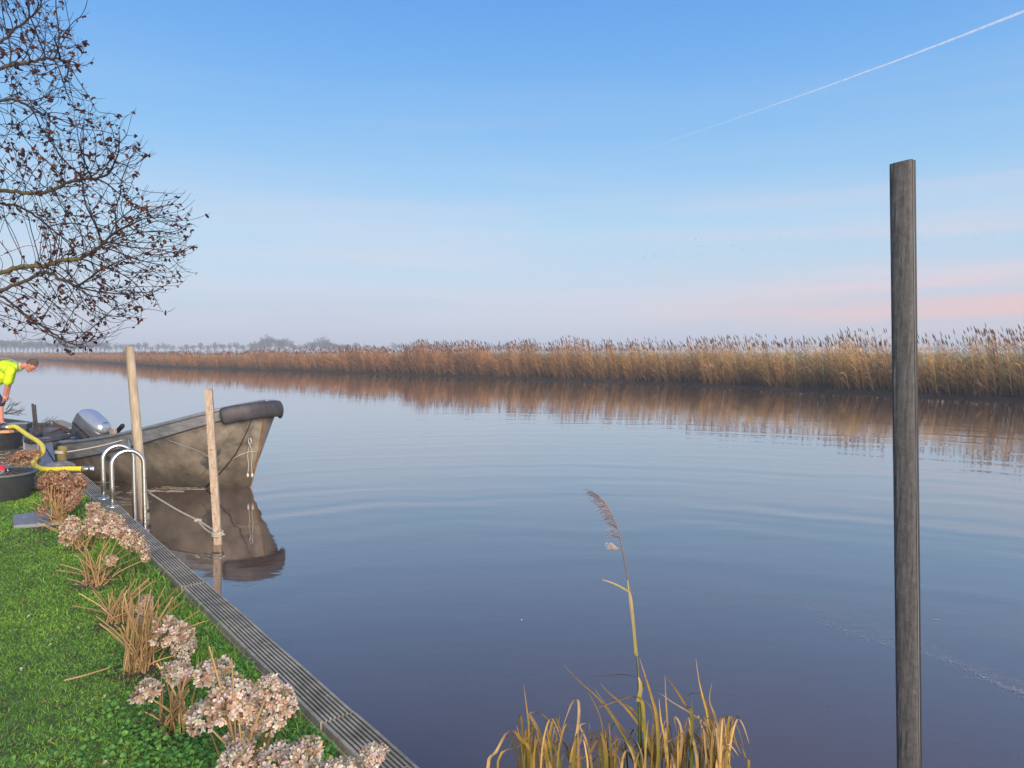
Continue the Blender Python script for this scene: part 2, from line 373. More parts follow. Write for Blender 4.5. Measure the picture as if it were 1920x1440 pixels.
# reeds: one uncountable belt
def make_reeds():
    V = []; F = []; C = []; nv = 0
    lean = Vector((-0.20, 0.0, 0))
    def rib(pts, ws, side, cols):
        nonlocal nv
        k = len(pts); pts = np.array(pts); ws = np.array(ws)[:, None]
        side = np.array(side)
        V.append(np.stack([pts - side * ws / 2, pts + side * ws / 2], 1).reshape(-1, 3))
        C.append(np.repeat(np.array(cols), 2, 0))
        F.append(np.array([[nv + 2 * i, nv + 2 * i + 1, nv + 2 * i + 3, nv + 2 * i + 2] for i in range(k - 1)]))
        nv += 2 * k
    rnd = random.random
    for i in range(len(SP) - 1):
        p, hh = SP[i]; q = SP[i + 1][0]; seg = (q - p); ln = seg.length
        dist = p.length
        dens = 105 if dist < 75 else (60 if dist < 130 else 22)
        wmul = max(1.0, dist / 55)
        t = seg.normalized(); nr = Vector((-t.y, t.x, 0)); nr = nr if nr.y > 0 else -nr
        if p.y < 22: dens = 30
        for k in range(int(dens * ln)):
            f = rnd(); dep = 0.05 + 3.6 * rnd() ** 1.15
            b = p + seg * f + nr * (dep + noise.noise((p + seg * f) * 0.6) * 0.25); b.z = 0.12
            cl = noise.noise(Vector((b.x * 0.33, b.y * 0.33, 0))); cl2 = noise.noise(Vector((b.x * 0.09, b.y * 0.09, 5)))
            H = hh * (0.86 + 0.24 * cl + 0.12 * cl2 + 0.26 * (rnd() - 0.5)) * (1.0 - 0.25 * max(0, 0.5 - dep))
            gap = noise.noise(Vector((b.x * 0.9, b.y * 0.9, 2))) + 0.5 * noise.noise(Vector((b.x * 2.6, b.y * 2.6, 7)))
            if rnd() < 0.50 - 0.95 * gap: H *= 0.58 + 0.26 * rnd()
            ln_ = 0.16 + 0.12 * noise.noise(Vector((b.x * 0.25, b.y * 0.25, 9))) + 0.10 * (rnd() - 0.5)
            dirv = Vector((-ln_, 0.10 * (rnd() - 0.5), 1)).normalized()
            bend = 0.25 * ln_
            P1 = b + dirv * H * 0.5; P2 = b + dirv * H + Vector((-bend * H * 0.3, 0, 0))
            # colour : golden / orange / grey-brown by patch
            og = 0.5 + 0.5 * cl2 + 0.3 * (rnd() - 0.5)
            fr = min(1, max(0, (b.x + 5) / 22))
            gold = np.array((0.56, 0.34, 0.13)); rust = np.array((0.42, 0.20, 0.085)); dull = np.array((0.19, 0.12, 0.075))
            base = (gold * fr + rust * (1 - fr)) * (0.65 + 0.7 * rnd()) * (1 + 0.35 * gap) if rnd() < 0.75 else dull * (0.8 + 0.9 * rnd())
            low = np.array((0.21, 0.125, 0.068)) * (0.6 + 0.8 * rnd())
            yaw = rnd() * 0.9 - 0.45; side = (math.cos(yaw), math.sin(yaw), 0)
            w = (0.012 + 0.006 * rnd()) * wmul
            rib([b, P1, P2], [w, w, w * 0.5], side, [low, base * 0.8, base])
            nl = 6 if dist < 90 else 4
            for j in range(nl):
                a = 0.06 + 0.84 * (j + rnd()) / nl
                s0 = b + dirv * H * a
                L_ = (0.34 + 0.26 * rnd()) * (1.0 - 0.35 * a)
                sg = -1 if rnd() < 0.68 else 1
                e1 = s0 + Vector((sg * L_ * 0.45, (rnd() - 0.5) * 0.3, L_ * 0.55)); e2 = e1 + Vector((sg * L_ * 0.5, (rnd() - 0.5) * 0.2, L_ * (0.25 if rnd() < 0.5 else -0.2)))
                lw = (0.022 + 0.012 * rnd()) * min(wmul, 2.0)
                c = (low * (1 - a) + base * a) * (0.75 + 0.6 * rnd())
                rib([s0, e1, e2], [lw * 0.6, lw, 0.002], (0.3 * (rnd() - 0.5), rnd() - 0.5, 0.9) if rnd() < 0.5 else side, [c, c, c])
            if H > hh * 0.72 and rnd() < 0.72:
                pl = 0.20 + 0.14 * rnd(); pc = np.array((0.12, 0.070, 0.060)) * (0.75 + 0.7 * rnd()); tp = P2
                dr = Vector((-0.25 - 0.2 * rnd(), 0, 1)).normalized()
                pw = (0.042 + 0.03 * rnd()) * min(wmul, 1.6)
                rib([tp, tp + dr * pl * 0.35, tp + dr * pl * 0.75, tp + dr * pl], [0.012, pw, pw * 0.55, 0.004], (math.cos(yaw), math.sin(yaw), 0), [pc] * 4)
    # dead dense litter at the foot, hanging over the bank
    for i in range(len(SP) - 1):
        p, hh = SP[i]; q = SP[i + 1][0]; seg = (q - p); dist = p.length
        t = seg.normalized(); nr = Vector((-t.y, t.x, 0)); nr = nr if nr.y > 0 else -nr
        for k in range(int((75 if dist < 90 else 25) * seg.length)):
            b = p + seg * rnd() + nr * (0.05 + 1.6 * rnd() + noise.noise(p * 0.6) * 0.25); b.z = 0.08 + 0.1 * rnd()
            L_ = 0.35 + 0.65 * rnd()
            e = b + Vector(((rnd() - 0.62) * L_, (rnd() - 0.5) * 0.4, L_ * 0.85))
            e2 = e + Vector(((rnd() - 0.6) * 0.35, 0, (rnd() - 0.55) * 0.35))
            c = np.array((0.19, 0.125, 0.075)) * (0.5 + 0.9 * rnd())
            w = 0.018 * max(1, dist / 60)
            rib([b, e, e2], [w, w, 0.004], (1, 0, 0.2), [c * 0.6, c, c])
    me = np_mesh('reeds', np.concatenate(V), np.concatenate(F), np.concatenate(C), M_reed)
    return tag(link('reed_bed', me), kind='stuff', label='tall dry golden reeds with feathery plumes along the far bank', cat='reeds')
make_reeds()

# ------------------------------------------------------------ near lawn ground, board edging
TE = 9.15
C1 = LN(TE, -0.16, 0); EDGE2 = [Vector((-7.35, 11.15, 0)), Vector((-8.05, 12.7, 0)), Vector((-9.0, 14.9, 0)), Vector((-13.5, 18.0, 0)), Vector((-60, 60, 0))]
poly = [LN(-16, -0.16, 0), C1] + EDGE2 + [Vector((-90, 20, 0)), Vector((-60, -30, 0)), Vector((-5, -30, 0))]
bm = bmesh.new(); top = [bm.verts.new((v.x, v.y, ZL)) for v in poly]; bot = [bm.verts.new((v.x, v.y, -0.8)) for v in poly]
bm.faces.new(top[::-1])
for i in range(len(poly)): bm.faces.new((top[i], top[(i + 1) % len(poly)], bot[(i + 1) % len(poly)], bot[i]))
bmesh.ops.recalc_face_normals(bm, faces=bm.faces[:])
me = bpy.data.meshes.new('lawn_ground'); bm.to_mesh(me); me.materials.append(M_soil); tag(link('lawn_ground', me), kind='structure')

edging = empty('bank_edging', LN(0, -0.075, ZB - 0.03), 'weathered grey grooved decking boards edging the lawn above the water', 'edging')
def board(t0, t1, n0=-0.152, n1=0.0, z=ZB, dn=0.0, th=0.034):
    prof = []; pc = []; wv = n1 - n0; k = 8; rw = wv / k
    for i in range(k):
        a = n0 + i * rw
        g = 0.0044; b = a + rw
        prof += [(a + (g if i else 0.002), z), (b - (g if i < k - 1 else 0.002), z)]; pc += [WHITE] * 2
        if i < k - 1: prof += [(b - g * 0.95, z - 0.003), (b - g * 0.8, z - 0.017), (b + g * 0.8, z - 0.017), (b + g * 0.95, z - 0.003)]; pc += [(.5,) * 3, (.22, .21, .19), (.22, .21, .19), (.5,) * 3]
    prof += [(n1, z - 0.002), (n1, z - th), (n0, z - th), (n0, z - 0.002)]
    pc += [WHITE] * 4; m = MB(); st = max(2, int((t1 - t0) / 0.25)); kk = len(prof)
    for i in range(st + 1):
        t = t0 + (t1 - t0) * i / st; wob = 0.0015 * math.sin(t * 7)
        m.v += [tuple(LN(t, p[0] + dn, p[1] + wob)) for p in prof]; m.c += pc
    m.f += [(i * kk + j, i * kk + (j + 1) % kk, (i + 1) * kk + (j + 1) % kk, (i + 1) * kk + j) for i in range(st) for j in range(kk)]
    m.f += [tuple(range(kk - 1, -1, -1)), tuple(st * kk + j for j in range(kk))]
    return m.build('board', M_board, edging)
t_j1 = tn(P(380, 1092, ZB))[0]; t_j2 = tn(P(640, 1341, ZB))[0]
for a, b, dn, dz in [(-6.0, -3.4, 0, 0), (-3.396, t_j2 - 0.003, 0.006, -0.001), (t_j2, t_j1 - 0.003, 0.0, 0.002), (t_j1, t_j1 + 2.6, -0.005, 0.0), (t_j1 + 2.604, TE - 0.45, 0.004, -0.002), (TE - 0.446, TE + 0.35, -0.006, -0.001)]:
    board(a, b, z=ZB + dz, dn=dn)
scm = MB().lathe((0, 0, 0), [(0.0045, -0.002), (0.0045, 0.0016), (0.003, 0.002), (0, 0.002)], 8).mesh('screw', M_slab)
t = -1.2
while t < 8.6:
    for n_ in (-0.124, -0.029):
        o = bpy.data.objects.new('screw', scm); COL.objects.link(o); o.parent = edging; o.location = LN(t + random.uniform(-.012, .012), n_ + random.uniform(-.002, .002), ZB + 0.0005) - edging.location
    t += 0.62
# lawn-side plank below the boards, and waterside revetment planks
for a, b in [(-6, -2.5), (-2.49, 1.0), (1.01, 4.5), (4.51, TE)]:
    m = MB(); vs = [LN(t, n, z) for t in (a, b) for n in (-0.158, -0.13) for z in (0.32, ZB - 0.036)]
    m.add(vs, [(0, 1, 3, 2), (4, 6, 7, 5), (0, 4, 5, 1), (2, 3, 7, 6), (0, 2, 6, 4), (1, 5, 7, 3)]); m.build('lining_plank', M_board, edging)
wall = empty('timber_revetment', LN(0, -0.02, 0), 'dark upright planks holding the bank under the decking board', 'bank wall')
pl = MB(); pl.box((0, 0, 0.03), (0.026, 0.19, 0.86)); plm = pl.mesh('plank', M_grey_post)
t = -4.0; Rz = math.atan2(E.y, E.x) - math.pi / 2
while t < TE:
    o = bpy.data.objects.new('plank', plm); COL.objects.link(o); o.parent = wall
    o.location = LN(t, -0.045 + 0.006 * random.random(), 0) - wall.location; o.rotation_euler = (0, 0, Rz); t += 0.2

# wooden board edge of the landing behind the boat
dock = empty('landing_edge', (-9.0, 14.9, ZL), 'orange brown wooden beam edging the landing behind the outboard motor', 'wooden beam')
m = MB()
a_ = Vector((-9.75, 15.3, 0.47)); b_ = P(137, 806, 0.50)
dv = (b_ - a_).normalized(); Rb = Matrix.Rotation(math.atan2(dv.y, dv.x), 3, 'Z')
M_orange = mat('orange_wood', (0.30, 0.13, 0.06), 0.8, var=0.25, scale=6, stretch=(1, 1, 4))
MB().box((a_ + b_) / 2, ((b_ - a_).length + 0.3, 0.16, 0.11), Rb).build('beam', M_orange, dock)
MB().box((a_ + b_) / 2 + Vector((0, 0, 0.068)), ((b_ - a_).length + 0.35, 0.20, 0.025), Rb).build('cap_board', M_pole, dock)

M_path = mat('trodden_earth', (0.085, 0.065, 0.05), 0.95, var=0.5, scale=6, bump=1.0, bscale=25, col2=(0.17, 0.145, 0.115))
pp = [LN(7.0, -2.2, 0), LN(7.6, -0.7, 0), LN(8.4, -0.3, 0), LN(TE, -0.2, 0), Vector((-7.4, 11.2, 0)), Vector((-8.1, 12.7, 0)), Vector((-9.05, 14.85, 0)), Vector((-13.5, 17.9, 0)), Vector((-18, 16, 0)), Vector((-12, 9.5, 0))]
tag(MB().add([(p.x, p.y, ZL + .004) for p in pp], [tuple(range(len(pp)))]).build('path', M_path), kind='structure')
m = MB()
for i in range(420):
    f = random.random(); p = P(random.uniform(-10, 125), random.uniform(800, 872), ZL + .012); a = random.uniform(0, 3.14); l = random.uniform(.03, .14)
    if p.y > 15.5 or tn(p)[1] > -.2 or (p.x > -7.6 and p.y > 10.4): continue
    m.box(p, (l, random.uniform(.008, .03), .012), Matrix.Rotation(a, 3, 'Z') @ Matrix.Rotation(random.uniform(-.3, .3), 3, 'Y'), random.choice([(.16, .1, .06), (.3, .2, .12), (.08, .06, .05), (.4, .34, .26), (.2, .08, .05)]))
tag(m.build('ground_litter', M_tint), kind='stuff', label='brown twigs and plant litter scattered on the trodden earth behind the tubs', cat='litter')
deck = empty('landing_deck', (-9.6, 13.6, ZL), 'worn grey plank landing on the bank where the man stands', 'deck')
dkm = MB().box((0, 0, 0), (0.135, 3.4, 0.03)).mesh('plank', M_pole2)
for i in range(20):
    o = bpy.data.objects.new('plank', dkm); COL.objects.link(o); o.parent = deck
    c = Vector((-11.6 + i * 0.148, 14.3 - 0.07 * i, ZL + 0.02 + 0.004 * random.random())); o.location = c - deck.location; o.rotation_euler = (0, 0, 0.30 + random.uniform(-.005, .005))
bx = D(38, 794, 13.6); bxo = empty('flat_box', (bx.x, bx.y, ZL), 'low dark flat box on the landing right of the mans shoes', 'box')
MB().box((bx.x, bx.y, bx.z - 0.05), (0.30, 0.3, 0.10), Matrix.Rotation(.3, 3, 'Z')).build('body', M_grey_post, bxo); MB().box((bx.x, bx.y, bx.z + 0.008), (0.33, 0.33, 0.016), Matrix.Rotation(.3, 3, 'Z')).build('lid', M_sheet, bxo)
MB().box((bx.x, bx.y, (bx.z - .1 + ZL + .03) / 2), (0.22, 0.22, max(.02, bx.z - .1 - ZL - .03)), Matrix.Rotation(.3, 3, 'Z')).build('foot', M_grey_post, bxo)
# ------------------------------------------------------------ grass
def make_grass(n=230000):
    rng = RNG
    pts = []
    # sample in the (t, n) frame, density falling with distance
    tt = -1.6 + (TE + 2.2) * rng.random(n * 3) ** 1.0; nn = -0.185 - 5.2 * rng.random(n * 3) ** 1.1
    X = Q0.x + E.x * tt + NR.x * nn; Y = Q0.y + E.y * tt + NR.y * nn
    px = 960 + FPX * X / np.maximum(Y, 0.1); vis = (Y > 1.2) & (px > -260) & (px < 1100)
    keep = vis & (rng.random(n * 3) < np.clip((4.2 / np.maximum(Y, 1.0)) ** 1.3, 0.12, 1.0))
    X, Y, nn, tt = X[keep][:n], Y[keep][:n], nn[keep][:n], tt[keep][:n]; k = len(X)
    H = 0.015 + 0.020 * rng.random(k); edge = nn > -0.42; H[edge] *= 1.5 + 0.8 * rng.random(edge.sum())
    wd = (0.0032 + 0.0024 * rng.random(k)) * np.clip(Y / 3.2, 1, 3)
    az = rng.random(k) * 2 * np.pi; ln = 0.3 + 1.5 * rng.random(k); la = rng.random(k) * 2 * np.pi
    B = np.stack([X, Y, np.full(k, ZL - 0.003)], 1); S = np.stack([np.cos(az), np.sin(az), np.zeros(k)], 1) * wd[:, None]
    Dv = np.stack([np.cos(la) * ln, np.sin(la) * ln, np.ones(k)], 1); Dv /= np.linalg.norm(Dv, axis=1)[:, None]
    Mi = B + Dv * (H * 0.55)[:, None]; Dt = Dv.copy(); Dt[:, 2] *= 0.4; T = Mi + Dt * (H * 0.6)[:, None]
    V = np.stack([B - S / 2, B + S / 2, Mi + S * 0.4, Mi - S * 0.4, T + S * 0.06, T - S * 0.06], 1).reshape(-1, 3)
    b = np.arange(k)[:, None] * 6; F = np.concatenate([b + np.array([[0, 1, 2, 3]]), b + np.array([[3, 2, 4, 5]])])
    pn = np.array([noise.noise(Vector((x * 1.1, y * 1.1, 0))) + 0.6 * noise.noise(Vector((x * 4, y * 4, 3))) for x, y in zip(X[:], Y[:])])
    g1 = np.array((0.17, 0.36, 0.05)); g2 = np.array((0.38, 0.60, 0.07)); g3 = np.array((0.075, 0.18, 0.038)); g4 = np.array((0.32, 0.27, 0.12))
    f = np.clip(0.4 + pn * 0.9 + 0.35 * (rng.random(k) - 0.5), 0, 1)[:, None]
    c = g3 * (1 - f) + g2 * f; c = c * 0.5 + g1 * 0.5; c *= (0.7 + 0.6 * rng.random(k))[:, None]
    c *= 1.15; dry = rng.random(k) < 0.06 + 0.10 * (pn < -0.45); c[dry] = g4 * (0.6 + 0.6 * rng.random(dry.sum()))[:, None]
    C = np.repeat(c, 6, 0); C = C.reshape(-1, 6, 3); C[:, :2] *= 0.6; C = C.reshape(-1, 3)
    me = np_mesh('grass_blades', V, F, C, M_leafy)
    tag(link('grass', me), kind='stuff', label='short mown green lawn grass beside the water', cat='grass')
make_grass()

def leaf_mesh_pts(c, r, nrm, az, lobes=3):
    """small lobed leaf as fan faces"""
    nrm = nrm.normalized(); a = nrm.cross(Vector((math.cos(az), math.sin(az), 0.1))).normalized(); b = nrm.cross(a)
    vs = [c]; k = lobes * 4
    for i in range(k):
        an = 2 * math.pi * i / k
        rr = r * (0.72 + 0.28 * abs(math.cos(lobes * an / 2)) ** 0.5) * (0.85 if i % 2 else 1.0)
        vs.append(c + (a * math.cos(an) + b * math.sin(an)) * rr + nrm * (0.25 * rr * math.cos(2 * an)))
    return vs, [(0, 1 + i, 1 + (i + 1) % k) for i in range(k)]
def make_ground_cover():
    m = MB(); rnd = random.random
    def patch(c, R, n, hmax=0.08, s=1.0):
        for _ in range(n):
            a = rnd() * 6.28; r = R * math.sqrt(rnd()); x = c.x + math.cos(a) * r; y = c.y + math.sin(a) * r
            if tn(Vector((x, y, 0)))[1] > -0.18: continue
            h = ZL + 0.012 + hmax * rnd() * (1 - 0.5 * r / R)
            nrm = Vector((0.8 * (rnd() - 0.5), 0.8 * (rnd() - 0.5) - 0.2, 1))
            g = rnd(); col = (0.06 + 0.13 * g, 0.19 + 0.22 * g, 0.035 + 0.04 * g)
            vs, fs = leaf_mesh_pts(Vector((x, y, h)), (0.006 + 0.009 * rnd()) * s, nrm, rnd() * 6.28); m.add(vs, fs, col)
    # strip along the board and round the nearest plants
    for px, py, R, n in [(560, 1360, 0.12, 150), (520, 1330, 0.12, 120), (600, 1400, 0.12, 170), (590, 1440, 0.14, 220), (420, 1440, 0.25, 420), (470, 1250, 0.10, 60),
                         (340, 1380, 0.20, 230), (250, 1340, 0.16, 110), (380, 1290, 0.16, 130), (460, 1265, 0.12, 90), (380, 1200, 0.1, 60), (260, 1420, 0.25, 260), (150, 1430, 0.3, 120),
                         (230, 1250, 0.14, 50), (420, 1215, 0.12, 60), (120, 1010, 0.2, 50), (350, 1130, 0.12, 50), (300, 1080, 0.12, 40), (640, 1440, 0.10, 60), (330, 1500, 0.35, 300), (520, 1560, 0.3, 300)]:
        patch(P(px, py, ZL), R, n, 0.07 if py > 1230 else 0.05, 1.0 if py > 1200 else 1.2)
    tag(m.build('ground_cover', M_leafy), kind='stuff', label='creeping green leaves between the dried hydrangeas and the board', cat='ground cover')
    # longer tufts along the board
    m = MB()
    for i in range(2600):
        t = -1 + 7.5 * rnd() ** 0.9; n = -0.20 - 0.24 * rnd() ** 1.3; b = LN(t, n, ZL)
        h = 0.05 + 0.09 * rnd(); d = Vector((0.9 * (rnd() - 0.5), 0.9 * (rnd() - 0.5), 1)).normalized()
        g = rnd(); col = (0.07 + 0.15 * g, 0.17 + 0.25 * g, 0.035 + 0.03 * g) if rnd() < 0.88 else (0.3, 0.24, 0.12)
        mid = b + d * h * 0.6; tip = mid + Vector((d.x, d.y, 0.15)) * h * 0.5; s = (0.003 + 0.002 * rnd()) * max(1, b.y / 3)
        m.ribbon([b, mid, tip], [s, s, 0.0006], (math.cos(i), math.sin(i), 0), col)
    tag(m.build('edge_grass', M_leafy), kind='stuff', label='longer grass tufts growing against the decking board', cat='grass')
make_ground_cover()
m = MB()
for i in range(170):
    t = random.uniform(-.5, 7.5); n = -0.3 - 2.2 * random.random(); p = LN(t, n, ZL + .022 + .012 * random.random()); a = random.uniform(0, 6.28); d = Vector((math.cos(a), math.sin(a), random.uniform(-.2, .3))) * random.uniform(.010, .024)
    m.ribbon([p - d, p + Vector((0, 0, .006)), p + d], [.003, .014, .002], (-math.sin(a), math.cos(a), random.uniform(-.3, .3)), random.choice([(.22, .12, .05), (.36, .25, .12), (.12, .07, .04), (.5, .46, .38)]), fold=.25)
tag(m.build('fallen_leaves', M_dry), kind='stuff', label='small fallen brown leaves scattered over the lawn', cat='leaves')
# bare soil round plant bases
def soil_patch(p, R):
    m = MB(); k = 22; vs = [(p.x, p.y, ZL + 0.016)]
    for i in range(k):
        a = 2 * math.pi * i / k; r = R * (0.75 + 0.4 * random.random()); vs.append((p.x + r * math.cos(a), p.y + r * math.sin(a), ZL + 0.001))
    m.add(vs, [(0, 1 + i, 1 + (i + 1) % k) for i in range(k)]); return m
M_earth = mat('dark_earth', (0.05, 0.033, 0.022), 0.95, var=0.5, scale=30, bump=1.0, bscale=60)

# ------------------------------------------------------------ dried hydrangeas
HEADS = {}
def head_mesh(kind, var):
    key = (kind, var)
    if key in HEADS: return HEADS[key]
    rnd = random.Random(hash(key) % 1000 + var * 17 + len(kind)); m = MB()
    pal = {'pink': [(0.66, 0.53, 0.43), (0.76, 0.65, 0.55), (0.56, 0.40, 0.29), (0.70, 0.58, 0.50), (0.42, 0.28, 0.19)],
           'brown': [(0.42, 0.23, 0.14), (0.50, 0.30, 0.19), (0.33, 0.16, 0.09), (0.55, 0.37, 0.26), (0.24, 0.11, 0.06)],
           'tan': [(0.60, 0.44, 0.31), (0.72, 0.58, 0.46), (0.48, 0.31, 0.19), (0.36, 0.21, 0.13)]}[kind]
    R = 1.0; nf = 92
    for i in range(nf):
        # fibonacci on a dome (unit radius, z>-0.35)
        z = 1 - 1.35 * (i + 0.5) / nf; r = math.sqrt(max(0, 1 - z * z)); a = i * 2.39996 + rnd.uniform(-.2, .2)
        rad = R * rnd.uniform(0.80, 1.10) * (1 + 0.13 * math.sin(3 * a + var) )
        n = Vector((r * math.cos(a), r * math.sin(a), z)); c = Vector((n.x * rad, n.y * rad, n.z * rad * 0.78))
        nn = (n + Vector((rnd.uniform(-.5, .5), rnd.uniform(-.5, .5), rnd.uniform(-.3, .5)))).normalized()
        u = nn.cross(Vector((rnd.uniform(-1, 1), rnd.uniform(-1, 1), rnd.uniform(-1, 1)))).normalized(); v = nn.cross(u)
        col = rnd.choice(pal); s = rnd.uniform(0.15, 0.31); cup = rnd.uniform(0.1, 0.75)
        b = rnd.uniform(0.8, 1.2); col = tuple(x * b for x in col)
        for k in range(4):
            d = (u * math.cos(k * math.pi / 2) + v * math.sin(k * math.pi / 2)); e = (u * -math.sin(k * math.pi / 2) + v * math.cos(k * math.pi / 2))
            cu = cup * rnd.uniform(0.6, 1.3)
            p1 = c + d * s * 0.5 + e * s * 0.42 + nn * s * 0.35 * cu; p2 = c + d * s * 0.5 - e * s * 0.42 + nn * s * 0.35 * cu
            p3 = c + d * s * 0.95 + nn * s * cu * 1.2 + e * s * 0.22; p4 = c + d * s * 0.95 + nn * s * cu * 1.2 - e * s * 0.22
            cc = tuple(x * rnd.uniform(0.85, 1.15) for x in col)
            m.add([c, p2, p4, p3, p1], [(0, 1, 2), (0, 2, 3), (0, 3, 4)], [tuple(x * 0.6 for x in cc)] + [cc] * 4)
    for i in range(16):   # little pedicels holding the dome
        a = rnd.uniform(0, 6.28); r = rnd.uniform(0.3, 0.8)
        m.tube([(0, 0, -0.95), (r * math.cos(a) * 0.5, r * math.sin(a) * 0.5, -0.4), (r * math.cos(a), r * math.sin(a), 0.1)], 0.018, 3, False, (0.38, 0.24, 0.13))
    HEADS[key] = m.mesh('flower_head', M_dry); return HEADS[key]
hyd_n = 0
def hydrangea(base_px, heads, tips, label, kind='pink', soil=0.16, spread=0, stem_r=0.0031, lowleaf=8, basey=None):
    global hyd_n; hyd_n += 1
    rnd = random.Random(hyd_n * 11); b = P(base_px[0], base_px[1], ZL)
    pl = empty('hydrangea', b, label, 'hydrangea', 'dried hydrangeas planted along the bank')
    soil_patch(b, soil).build('soil', M_earth, pl)
    def stem(tip, r=stem_r, droop=0.0):
        st = b + Vector((rnd.uniform(-.06, .06), rnd.uniform(-.06, .06), -0.01)); d = tip - st
        mid = st + d * 0.5 + Vector((rnd.uniform(-.1, .1) * d.length * 0.35 - d.x * 0.12, rnd.uniform(-.1, .1) * d.length * 0.35, d.length * 0.05))
        pts = smoothpath([st, mid, tip], 3)
        g = rnd.random(); g2 = rnd.uniform(.55, 1.15); c = ((0.40 + 0.26 * g) * g2, (0.24 + 0.20 * g) * g2, (0.11 + 0.10 * g) * g2)
        rr = [r * 1.15] + [r] * (len(pts) - 2) + [r * 0.85]
        m = MB(); m.tube(pts, rr, 5, True, c)
        if rnd.random() < 0.5:
            q = pts[3]; m.sphere(q, r * 1.5, 5, 3, c)
        return m.build('stem', M_dry, pl)
    for (hx, hy, dpx) in heads:
        if kind == 'tan': dpx *= .84
        dep = b.y + rnd.uniform(-0.10, 0.10) if dpx > 30 else b.y + rnd.uniform(-.15, .15)
        c = D(hx, hy, dep); R = dpx / 2 / FPX * dep
        o = link('flower_head', head_mesh(kind, rnd.randrange(4)), pl)
        ax = ((c - b) + Vector((0, -0.15, 0.2))).normalized(); q = ax.to_track_quat('Z', 'Y') @ Quaternion((0, 0, 1), rnd.uniform(0, 6.28))
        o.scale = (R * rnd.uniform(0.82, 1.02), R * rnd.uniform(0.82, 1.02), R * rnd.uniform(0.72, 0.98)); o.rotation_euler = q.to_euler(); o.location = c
        if c.z - R * 0.6 > ZL + 0.05: stem(c - ax * R * 0.85, stem_r * 1.15)
    for (tx, ty) in tips + [(x + rnd.uniform(-14, 14), y + rnd.uniform(-8, 26)) for x, y in tips[::2]]:
        dep = b.y + rnd.uniform(-0.14, 0.14); stem(D(tx, ty, dep), stem_r * rnd.uniform(0.8, 1.2))
    m = MB()
    for i in range(lowleaf):   # shrivelled leaves
        a = rnd.uniform(0, 6.28); r = rnd.uniform(0.02, 0.16); p = b + Vector((r * math.cos(a), r * math.sin(a), rnd.uniform(0.02, 0.10)))
        d = Vector((math.cos(a), math.sin(a), rnd.uniform(-.5, .3))).normalized() * rnd.uniform(0.03, 0.06)
        m.ribbon([p, p + d * 0.5 + Vector((0, 0, 0.01)), p + d], [0.006, 0.022, 0.003], (-math.sin(a), math.cos(a), 0.3), (0.13, 0.07, 0.04), fold=0.3)
    if lowleaf: tag(m.build('withered_leaves', M_dry, pl), kind='stuff')
    return pl
rr_ = random.Random(3)
def around(cx, cy, n, sx, sy): return [(cx + rr_.uniform(-sx, sx), cy + rr_.uniform(-sy, sy)) for _ in range(n)]
hydrangea((600, 1640), [(444, 1425, 66), (512, 1424, 74), (569, 1418, 72), (700, 1415, 52), (655, 1440, 46), (610, 1460, 80), (530, 1480, 85), (470, 1480, 70)],
          around(560, 1470, 10, 130, 60), 'dried hydrangea nearest the camera, pink heads cut by the lower edge')
hydrangea((470, 1535), [(400, 1263, 68), (440, 1297, 72), (385, 1343, 74), (422, 1322, 80), (462, 1322, 80), (500, 1288, 48), (528, 1318, 62), (496, 1343, 76), (456, 1381, 64), (478, 1330, 72), (515, 1350, 50)],
          around(450, 1400, 12, 80, 60) + [(434, 1234), (392, 1212)], 'hydrangea with a crowded mound of pale pink heads overhanging the decking board')
hydrangea((330, 1372), [(334, 1260, 52), (278, 1297, 56)],
          [(305, 1250), (300, 1240), (360, 1270), (355, 1290), (345, 1250), (272, 1335), (290, 1340), (380, 1240), (310, 1290), (350, 1265)] + around(330, 1290, 10, 30, 40),
          'small hydrangea clump with two pink heads between the mound and the tall bare canes')
hydrangea((262, 1258), [(318, 1186, 70), (342, 1213, 52), (338, 1190, 44)],
          [(180, 1155), (204, 1178), (214, 1170), (232, 1112), (247, 1120), (262, 1100), (276, 1118), (291, 1090), (283, 1105), (310, 1098), (324, 1120), (345, 1125), (375, 1144), (366, 1150), (350, 1100), (345, 1172), (235, 1135), (222, 1200), (270, 1130), (255, 1135), (298, 1135), (305, 1150), (360, 1170)] + around(265, 1150, 16, 45, 35),
          'hydrangea with many tall bare straw canes and one pink head pair')
hydrangea((222, 1167), [(271, 1140, 28), (268, 1160, 30), (275, 1125, 24)],
          [(147, 1112), (170, 1125), (208, 1110), (214, 1118), (237, 1098), (245, 1092), (256, 1085), (280, 1084), (172, 1100), (190, 1140), (284, 1092), (292, 1088), (228, 1108), (250, 1105)] + around(240, 1125, 16, 30, 20),
          'cut back hydrangea of short bare stems behind the tall canes', lowleaf=14)
hydrangea((180, 1098), [(131, 1006, 46), (179, 991, 46), (211, 990, 46), (243, 1010, 50), (259, 1022, 36), (208, 1051, 28), (272, 1046, 22), (165, 1096, 30), (222, 998, 40), (196, 1000, 36), (130, 986, 36), (270, 1035, 24)],
          [(113, 1058), (125, 1085), (140, 1040), (160, 1045), (210, 1070), (225, 1065), (150, 1060)] + around(180, 1050, 14, 50, 30),
          'wide hydrangea with a row of tan heads leaning over the board beside the lawn', kind='tan')
hydrangea((150, 1030), [(175, 950, 27), (173, 962, 24), (181, 971, 26), (133, 980, 34), (192, 962, 22), (216, 976, 36), (168, 978, 24), (205, 968, 24)],
          around(130, 985, 12, 30, 15) + [(80, 985), (95, 990), (100, 975)], 'hydrangea with small tan heads just in front of the ladder foot', kind='tan')
